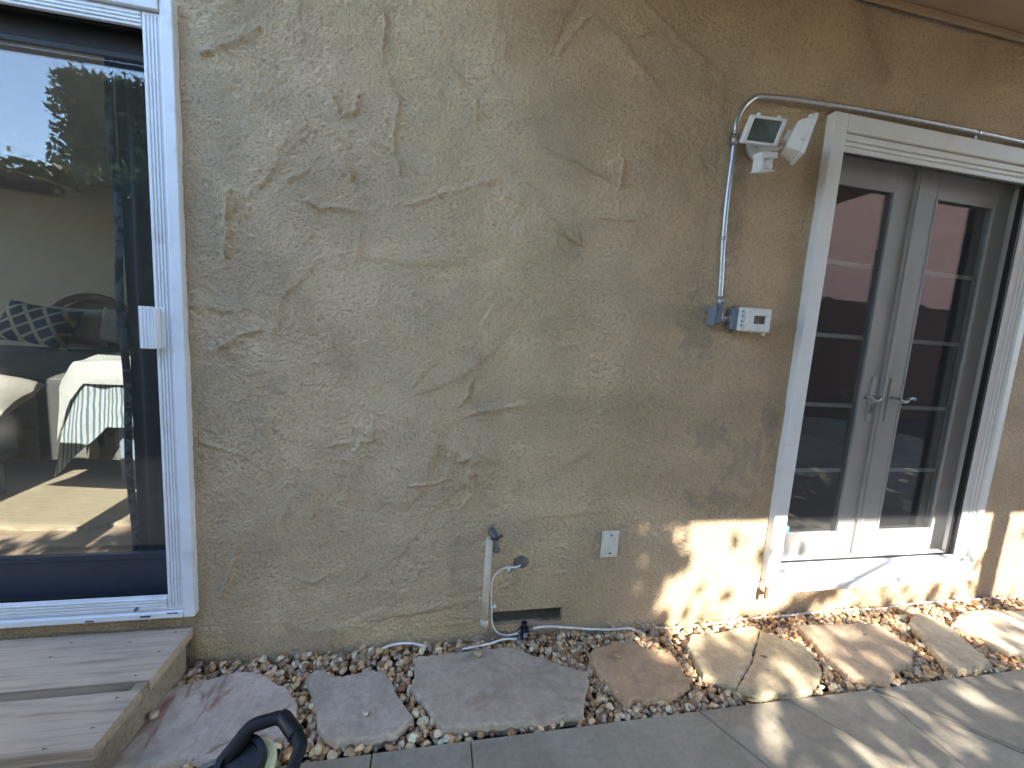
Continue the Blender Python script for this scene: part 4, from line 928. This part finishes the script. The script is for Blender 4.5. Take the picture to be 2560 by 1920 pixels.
def rotm(r):
    q = r.normal(size=4); q /= np.linalg.norm(q); w, x, y, z = q
    return np.array([[1-2*(y*y+z*z), 2*(x*y-z*w), 2*(x*z+y*w)], [2*(x*y+z*w), 1-2*(x*x+z*z), 2*(y*z-x*w)], [2*(x*z-y*w), 2*(y*z+x*w), 1-2*(x*x+y*y)]])
def pebbles(name, pos, sizes, label=None, cat=None, kind=None, cols=None):
    r = np.random.default_rng(5); AV = []; AF = []; AC = []; n = 0
    for i, (p, s) in enumerate(zip(pos, sizes)):
        V, F = SHAPES[r.integers(len(SHAPES))]
        Rm = rotm(r) if cols is None else np.eye(3)
        # lie mostly flat
        a = r.uniform(0, 2*np.pi); flat = np.array([[np.cos(a), -np.sin(a), 0], [np.sin(a), np.cos(a), 0], [0, 0, 1]]); tl_ = r.normal(0, .35, 2)
        tilt = np.array([[1,0,0],[0,np.cos(tl_[0]),-np.sin(tl_[0])],[0,np.sin(tl_[0]),np.cos(tl_[0])]]) @ np.array([[np.cos(tl_[1]),0,np.sin(tl_[1])],[0,1,0],[-np.sin(tl_[1]),0,np.cos(tl_[1])]])
        Rm = Rm if (cols is None and r.random() < .35) else tilt @ flat
        AV.append(V @ Rm.T*s+p); AF.append(F+n); n += len(V)
        c = np.minimum(PAL[r.integers(len(PAL))]*r.uniform(.9, 1.45)*np.array([1.12, 1, .84]), .85) if cols is None else np.array(cols[i]); AC.append(np.tile(np.append(c, 1.0), (len(V), 1)))
    AV = np.vstack(AV); AF = np.vstack(AF); AC = np.vstack(AC)
    me = bpy.data.meshes.new(name); me.vertices.add(len(AV)); me.vertices.foreach_set('co', AV.reshape(-1).astype(np.float32))
    me.loops.add(AF.size); me.loops.foreach_set('vertex_index', AF.reshape(-1).astype(np.int32)); me.polygons.add(len(AF)); me.polygons.foreach_set('loop_start', (np.arange(len(AF))*3).astype(np.int32))
    me.update(calc_edges=True)
    at = me.color_attributes.new('stone_colour', 'FLOAT_COLOR', 'POINT'); at.data.foreach_set('color', AC.reshape(-1).astype(np.float32))
    me.materials.append(MT['gravel']); o = bpy.data.objects.new(name, me); link(o); return tag(o, label, cat, None, kind)
def scatter(n, size, r):
    x = r.uniform(-1.0, 4.2, n); y = r.uniform(-.425, -.006, n); keep = np.ones(n, bool)
    for pl in polys:
        P = np.array(pl); c = P.mean(0); d = P-c; k = 1-.006/np.maximum(np.hypot(d[:,0], d[:,1]), .02)
        keep &= ~inside(x, y, (c+d*k[:, None]).tolist())
    keep &= ~((x < -.87) & (y < .0) & (x > -2)) | (r.random(n) < 0)
    return x[keep], y[keep]
r_ = np.random.default_rng(3); pos = []; sz = []
for n, z0, z1, s0_, s1_ in ((4000, -.038, -.025, .012, .021), (4200, -.024, -.008, .012, .0225), (3900, -.008, .003, .011, .021), (1200, .003, .010, .012, .022), (2600, -.01, .008, .004, .008)):
    x, y = scatter(n, .015, r_); zz = r_.uniform(z0, z1, len(x))+.006*np.clip(1-np.abs(y+.03)/.05, 0, 1); ss = r_.uniform(s0_, s1_, len(x)); ss *= np.where(r_.random(len(x)) < .08, 1.35, 1)
    pos += list(np.stack([x, y, zz], 1)); sz += list(ss)
# a few smaller chips lie against the stone rims
pebbles('gravel', pos, sz, 'loose tan and brown gravel around the stepping stones', 'gravel', 'stuff')
# dry leaf litter between the gravel
mb = MB(); r2 = random.Random(4)
for k in range(1500):
    p = Vector((r2.uniform(-.86, 4.0), r2.uniform(-.42, -.01), r2.uniform(.004, .022))); 
    if any(inside(np.array([p.x]), np.array([p.y]), pl)[0] for pl in polys) and r2.random() < .985: continue
    if r2.random() < .6:
        a = r2.uniform(0, 6.28); l = r2.uniform(.01, .035); mb.tube([p, p+Vector((math.cos(a)*l, math.sin(a)*l, r2.uniform(-.004, .006)))], .0006, 3, False)
    else:
        a = r2.uniform(0, 6.28); u = Vector((math.cos(a), math.sin(a), r2.uniform(-.4,.4)))*r2.uniform(.004, .010); w_ = Vector((-math.sin(a), math.cos(a), r2.uniform(-.5,.5)))*r2.uniform(.002, .005)
        mb.add([p-u, p+w_, p+u, p-w_], [(0,1,2,3)])
mb.build('leaf_litter', plain('dry_litter', (.16,.09,.05), .9, .5, 30), label='dry twigs and leaf crumbs scattered in the gravel', cat='leaf litter', kind='stuff', normals=False)
# single pebbles lying on slabs
def one(px, py, s, col, label):
    p = G(px, py, STONE_Z); o = pebbles('pebble', [np.array([0,0,0])], [s], label, 'pebble', None, [col]); o.location = (p.x, p.y, STONE_Z+s*.5); return o
one(1193, 1642, .024, (.50,.38,.25), 'tan pebble lying on the largest stone slab')
one(913, 1789, .015, (.58,.50,.42), 'small pale pebble lying on the notched stone slab')
one(1542, 1646, .017, (.50,.36,.24), 'brown pebble lying on the orange stone slab')
one(384, 1797, .022, (.52,.42,.30), 'tan pebble lying on the red streaked slab beside the wooden step')
for (px_, py_, l, a, lb) in ((1910, 1641, .017, -.6, 'dark dry leaf on the cracked stone slab'), (2162, 1586, .012, -.3, 'small dark dry leaf on the brown stone slab'), (1920, 1676, .006, -.3, 'tiny dark speck of leaf just below the dry leaf on the cracked slab')):
    lf = MB()
    p = G(px_, py_, STONE_Z+.003); u = Vector((math.cos(a), math.sin(a), .1))*l; w_ = Vector((-math.sin(a), math.cos(a), .2))*l*.3; lf.add([p-u, p+w_, p+u, p-w_, p-u+Vector((0,0,.001)), p+w_+Vector((0,0,.001)), p+u+Vector((0,0,.001)), p-w_+Vector((0,0,.001))], [(0,1,2,3),(7,6,5,4),(0,4,5,1),(1,5,6,2),(2,6,7,3),(3,7,4,0)])
    lf.build('fallen_leaf', MT['bark'], label=lb, cat='leaf', origin=p)

# ------------------------------------------------------------------ patio paving
m, nt, bs = base('grey_paving'); v = coords(nt)
a_ = noise(nt, v, 3.0, 6, .6, .8); b2 = noise(nt, v, 60, 6, .7); st = noise(nt, coords(nt, (2, 7, 2), (0,0,R(35))), 2.0, 7, .65, 1.0)
c_ = ramp(nt, a_, [(.3, (.27,.225,.165)), (.5, (.35,.30,.222)), (.7, (.43,.375,.28))]).outputs[0]
c_ = mixc(nt, 1.0, c_, ramp(nt, b2, [(.3, (.85,.85,.85)), (.7, (1.1,1.1,1.1))]).outputs[0], 'MULTIPLY')
c_ = mixc(nt, math_(nt, 'MULTIPLY', ramp(nt, st, [(.55, (0,0,0)), (.7, (1,1,1))]).outputs[0], .4), c_, (.17,.165,.155))
nt.links.new(c_, bs.inputs['Base Color']); bs.inputs['Roughness'].default_value = .7; bs.inputs['Specular IOR Level'].default_value = .35; bump(nt, bs, math_(nt, 'ADD', math_(nt, 'MULTIPLY', a_, 1.0), math_(nt, 'MULTIPLY', b2, .35)), .004)
pav = m
def clip(poly, p, n):
    out = []
    for i in range(len(poly)):
        a, b = poly[i], poly[(i+1) % len(poly)]; da = (a-p).dot(n); db = (b-p).dot(n)
        if da >= 0: out.append(a)
        if da*db < 0: out.append(a.lerp(b, da/(da-db)))
    return out
def V2(x, y): return Vector((x, y))
rects = []; EY = -.436
cols = [-7.3, -5.7, -4.1, -2.5, -.147, .162, 1.785, 3.40, 5.0, 6.6, 8.2]
for i in range(len(cols)-1):
    y = EY; 
    for j in range(7):
        y1 = y-(1.63 if j else 1.63); rects.append([V2(cols[i], y1), V2(cols[i+1], y1), V2(cols[i+1], y), V2(cols[i], y)]); y = y1
cuts = [(V2(1.003,-.439), V2(1.082,-.598)), (V2(1.384,-.441), V2(1.574,-.71)), (V2(1.79,-.442), V2(2.059,-.73)), (V2(2.373,-.45), V2(2.66,-.78))]
pieces = []
for q in rects:
    cur = [q]
    if q[2].y > -.5:
        for a, b in cuts:
            d = (b-a).normalized(); n_ = V2(-d.y, d.x); nxt = []
            for c_ in cur:
                A1 = clip(c_, a, n_); A2 = clip(c_, a, -n_)
                mid = a+d*.4
                if len(A1) > 2 and len(A2) > 2 and q[0].x-.05 <= mid.x <= q[1].x+.25: nxt += [A1, A2]
                else: nxt.append(c_)
            cur = nxt
    pieces += cur
mb = MB()
for pc in pieces:
    cc = sum(pc, V2(0,0))/len(pc)
    def off(p, d):
        v = p-cc; return cc+v*(1-d/max(v.length, .05))
    def inset2(pl, d):
        n = len(pl); out = []
        for i in range(n):
            p0, p1, p2 = pl[i-1], pl[i], pl[(i+1) % n]; e1 = (p1-p0).normalized(); e2 = (p2-p1).normalized()
            n1, n2_ = V2(-e1.y, e1.x), V2(-e2.y, e2.x); b = n1+n2_
            if b.length < 1e-4: b = n1
            k = d/max(.35, (b.normalized().dot(n1))); out.append(p1+b.normalized()*k)
        return out
    ar = sum(pc[i].x*pc[(i+1)%len(pc)].y-pc[(i+1)%len(pc)].x*pc[i].y for i in range(len(pc))); 
    if ar < 0: pc = pc[::-1]
    zt = .004+.0015*math.sin(cc.x*7+cc.y*3)
    a0, a1 = inset2(pc, .0018), inset2(pc, .0045); n = len(pc)
    vs = [(p.x, p.y, -.044) for p in a0]+[(p.x, p.y, zt-.003) for p in a0]+[(p.x, p.y, zt) for p in a1]
    mb.add(vs, [(i, (i+1)%n, (i+1)%n+n, i+n) for i in range(n)]+[(i+n, (i+1)%n+n, (i+1)%n+2*n, i+2*n) for i in range(n)]+[tuple(range(2*n, 3*n))])
mb.build('patio_paving', pav, kind='structure')

# ------------------------------------------------------------------ wooden step
ws = empty('wooden_step', (-1.7, -.23, 0), 'weathered grey wooden step of wide planks below the sliding door', 'step')
wm = wood_mat('weathered_planks', (.52,.40,.29), (.32,.24,.17))
wm2 = wood_mat('weathered_planks_dark', (.33,.27,.19), (.20,.16,.11))
XR = -.862; ZD = .161
for y0_, y1_, dx in ((-.088, -.012, .0), (-.246, -.0885, .0), (-.418, -.283, -.003), (-.464, -.4185, -.004)):
    mb = MB(); mb.box(-2.7, XR+dx, y0_, y1_, ZD-.038, ZD, .003); o = mb.build('plank', wm, ws)
mb = MB(); mb.box(-.906, XR-.008, -.455, -.045, .0, ZD-.0385, .003); mb.box(-.90, XR-.006, -.281, -.248, ZD-.038, ZD-.006, .002); mb.build('side_board', wm2, ws)
mb = MB(); mb.box(-2.7, XR-.008, -.4635, -.4555, -.03, ZD-.0385, .003); mb.box(-2.7, -.95, -.283, -.246, .05, ZD-.03, .002); mb.build('front_board', wm2, ws)
for (px_, py_) in [(1210,222),(895,292),(1095,356),(935,523),(805,676),(635,885),(490,296),(345,395),(300,1030)]:
    mb = MB(); p = G(*c3(px_, py_), ZD); mb.tube([p+Vector((0,0,-.001)), p+Vector((0,0,.0008))], .0026, 8); mb.add([p+Vector((-.001,-.0012,.0008)), p+Vector((.010,-.0006,.0008)), p+Vector((.010,.0006,.0008)), p+Vector((-.001,.0012,.0008))], [(0,1,2,3)])
    mb.build('nail_head', MT['iron'], ws)

# ------------------------------------------------------------------ black power tool at the bottom edge
tool = empty('power_tool', G(580, 1890, 0), 'black power tool with loop handle and cream foam ring on the streaked slab', 'power tool')
c6 = lambda x, y, z: G(480+x*.14467, 1740+y*.14467, z)
hp = [c6(560,1150,.10), c6(780,850,.14), c6(960,600,.17), c6(1080,500,.18), c6(1300,430,.185), c6(1480,380,.19), c6(1600,400,.19), c6(1700,540,.19), c6(1820,700,.185), c6(1880,860,.18), c6(1830,1010,.17), c6(1740,1250,.15), c6(1660,1500,.12)]
mb = MB(); pth = smooth_path(hp, 5); nP = len(pth); mb.tube(pth, [.024-.006*min(1, i/12) if i < 20 else .0175 for i in range(nP)], 14); h1 = mb.build('loop_handle', MT['rubber'], tool)
mb = MB(); sg_ = smooth_path([c6(1540,372,.19), c6(1600,400,.19), c6(1700,540,.19), c6(1800,680,.186)], 4); mb.tube(sg_, .0205, 16); mb.build('grip_sleeve', MT['blackpl'], tool)
mb = MB(); mb.tube([c6(1600,380,.195), c6(1630,310,.20), c6(1650,260,.205)], [.008,.006,.005], 8); mb.build('cord_stub', MT['rubber'], tool)
# round housing and foam ring
dc = c6(830, 1160, .12); dn = Vector((-.10, -.35, .93)).normalized(); du = dn.orthogonal().normalized(); dv = dn.cross(du)
def disc(mb, c, r0, r1, h0, h1_, n=40):
    vs = []
    for k in range(n):
        a = 2*math.pi*k/n; d = du*math.cos(a)+dv*math.sin(a); vs += [c+d*r0+dn*h0, c+d*r1+dn*h0, c+d*r1+dn*h1_, c+d*r0+dn*h1_]
    mb.add(vs, [(4*k+i, 4*((k+1)%n)+i, 4*((k+1)%n)+(i+1)%4, 4*k+(i+1)%4) for k in range(n) for i in range(4)])
mb = MB(); disc(mb, dc, .045, .062, -.03, .012); disc(mb, dc, .001, .0445, -.03, -.004); disc(mb, dc, .0405, .0425, -.004, .001); bevel_obj(mb.build('round_housing', MT['blackpl'], tool), .003)
mb = MB(); disc(mb, dc+Vector((.020, .010, -.028)), .030, .066, -.012, .010); bevel_obj(mb.build('foam_ring', MT['cream'], tool), .004)
mb = MB(); q = [c6(860,620,.06), c6(540,1010,.05), c6(60,1240,.04), c6(-100,1420,.04), c6(900,1420,.04), c6(1100,1100,.05)]; mb.prism(q, (0,0,-.025)); bevel_obj(mb.build('base_plate', MT['fleece'], tool), .004)
mb = MB(); q = [c6(900,760,.09), c6(600,1040,.085), c6(150,1270,.08), c6(200,1500,.08), c6(900,1500,.08), c6(1200,1100,.09)]; mb.prism(q, (0,0,-.05)); bevel_obj(mb.build('motor_body', MT['blackpl'], tool), .01)
mb = MB(); p = c6(1370,1020,.05); mb.tube([p+Vector((-.004,0,0)), p+Vector((.004,0,.002))], .006, 8); mb.build('red_button', MT['redpl'], tool)
mb = MB(); p = c6(1330,1030,.045); mb.box(p.x-.03, p.x+.028, p.y-.03, p.y+.02, .03, .048, .008); mb.build('side_bracket', MT['blackpl'], tool)

# ------------------------------------------------------------------ garden behind the camera (seen only in the glass, and casting the shade)
def leaves(mb_v, mb_f, pts, size, r, elong=1.6):
    n0 = len(mb_v)
    for p in pts:
        d = r.normal(size=3); d /= np.linalg.norm(d); e = np.cross(d, r.normal(size=3)); e /= np.linalg.norm(e); s = size*r.uniform(.6, 1.3)
        u = d*s*.5*elong; w = e*s*.5; i = len(mb_v); mb_v += [p-u, p+w*.9-u*.1, p+u, p-w*.9-u*.1]; mb_f.append((i, i+1, i+2, i+3))
def leaf_obj(name, pts, size, mat, parent, seed=1):
    r = np.random.default_rng(seed); V = []; F = []; leaves(V, F, pts, size, r)
    me = bpy.data.meshes.new(name); me.from_pydata([tuple(v) for v in V], [], F); me.materials.append(mat); me.update()
    o = bpy.data.objects.new(name, me); link(o); o.parent = parent
    if parent is not None: o.location = -parent.location
    return o
def hedge(x0, x1, y0, y1, z1, n, label, seed):
    r = np.random.default_rng(seed); o = empty('hedge', ((x0+x1)/2, (y0+y1)/2, 0), label, 'hedge')
    mb = MB(); mb.box(x0+.12, x1-.12, y0+.12, y1-.12, 0, z1-.15); c = mb.build('trunk', MT['leaf'], o)
    k = n; P = []
    for f in range(3):
        m_ = int(k*(.55 if f == 0 else .22))
        if f == 0: x = r.uniform(x0, x1, m_); y = y1+r.normal(-.06, .07, m_); z = r.uniform(0, z1, m_)
        elif f == 1: x = r.uniform(x0, x1, m_); y = r.uniform(y0, y1, m_); z = z1+r.normal(-.08, .07, m_)+.12*np.abs(np.sin(x*5))*(r.random(m_) < .3)
        else: s = r.random(m_) < .5; x = np.where(s, x0, x1)+r.normal(0, .07, m_); y = r.uniform(y0, y1, m_); z = r.uniform(0, z1, m_)
        P.append(np.stack([x, y, z], 1))
    leaf_obj('foliage', np.vstack(P), .07, MT['leaf'], o, seed)
hedge(-7.5, -1.2, -3.1, -2.3, 2.46, 16000, 'low clipped green hedge behind the camera, mirrored in the sliding door', 1)
hedge(-5.85, -2.3, -7.0, -6.0, 4.88, 22000, 'tall dark hedge behind the low one, mirrored in the sliding door', 2)
# shade tree: dense crown that shades the middle of the wall
tr = empty('shade_tree', (.3, -5.5, 0), 'broad leafy tree behind the camera that dapples the sunlight', 'tree')
mb = MB(); mb.tube(smooth_path([(.3,-5.6,0), (.35,-5.55,1.6), (.2,-5.5,3.0), (.3,-5.4,5.0)], 4), [.16]*4+[.14]*4+[.11]*4+[.08], 10)
for (a, b) in (((.3,-5.5,2.6),(1.8,-5.2,3.9)), ((.25,-5.5,2.9),(-.6,-5.3,4.4)), ((.3,-5.5,3.2),(2.9,-5.1,4.3)), ((.3,-5.4,4.0),(.9,-5.1,6.0))): mb.tube([a, tuple((a[i]+b[i])/2+(.12 if i == 2 else 0) for i in range(3)), b], [.07,.05,.025], 8)
mb.build('trunk', MT['bark'], tr)
r = np.random.default_rng(9)
N_ = 15000; P1 = np.stack([r.uniform(-.98, 1.36, N_), r.uniform(-5.9, -4.9, N_), r.uniform(.35, 7.2, N_)], 1)
edge = 1.255+.08*np.sin(P1[:,2]*14)+.06*np.sin(P1[:,2]*31+1); P1 = P1[P1[:,0] < edge]
leaf_obj('crown', P1, .17, MT['leaf2'], tr, 3)
# loose boughs on the right: open gaps that throw the dapples
P2 = []
for k in range(2100):
    x = r.uniform(1.2, 6.0); z = r.uniform(2.2, 4.7)
    dens = .95 if z < 3.60 else (.92 if z < 3.88 else (.24 if z < 4.05 else .05))
    if x < 1.62: dens = max(dens, .08)
    if r.random() > dens*(.98 if z < 3.55 else .62): continue
    c = np.array([x, r.uniform(-5.3, -4.8), z]); m_ = r.integers(4, 12); P2.append(c+r.normal(0, [.07,.06,.05], (m_, 3)))
for k in range(18):
    c = np.array([r.uniform(1.34, 1.56), r.uniform(-5.0, -4.85), r.uniform(3.85, 4.55)])
    if c[0] > 1.45 and r.random() < .55: continue
    P2.append(c+r.normal(0, .032, (16, 3)))
leaf_obj('bough', np.vstack(P2), .075, MT['leaf2'], tr, 4)
N_ = 9000; P3 = np.stack([r.uniform(1.2, 7.0, N_), r.uniform(-5.7, -4.9, N_), r.uniform(5.15, 7.6, N_)], 1)  # unseen extra canopy, added to block sky light on the right
leaf_obj('sky_block_crown', P3, .17, MT['leaf2'], tr, 6)
# neighbour's pink wall and fence, mirrored in the double doors
nb = empty('neighbour_building', (9.5, -6.2, 0), 'pink stucco neighbouring building mirrored in the double doors', 'building')
mb = MB(); mb.box(6.3, 13.5, -8.2, -6.3, 0, 5.8); mb.build('wall', MT['pink'], nb)
mb = MB(); mb.box(6.1, 13.7, -8.4, -6.0, 5.81, 5.95); mb.build('roof', MT['fence'], nb)
fn = empty('board_fence', (8, -5.2, 0), 'dark stained board fence mirrored in the double doors', 'fence')
mb = MB(); x = 1.4  # left boards added beyond the mirrored stretch, to block low sky and bounce
while x < 13: mb.box(x, x+.135, -5.22, -5.2, 0, 2.45); x += .14
mb.build('fence_boards', MT['fence'], fn)
for x in (1.4, 3.4, 5.4, 7.8, 10.2, 12.6): mb = MB(); mb.box(x, x+.09, -5.32, -5.222, 0, 2.5); mb.build('fence_post', MT['fence'], fn)
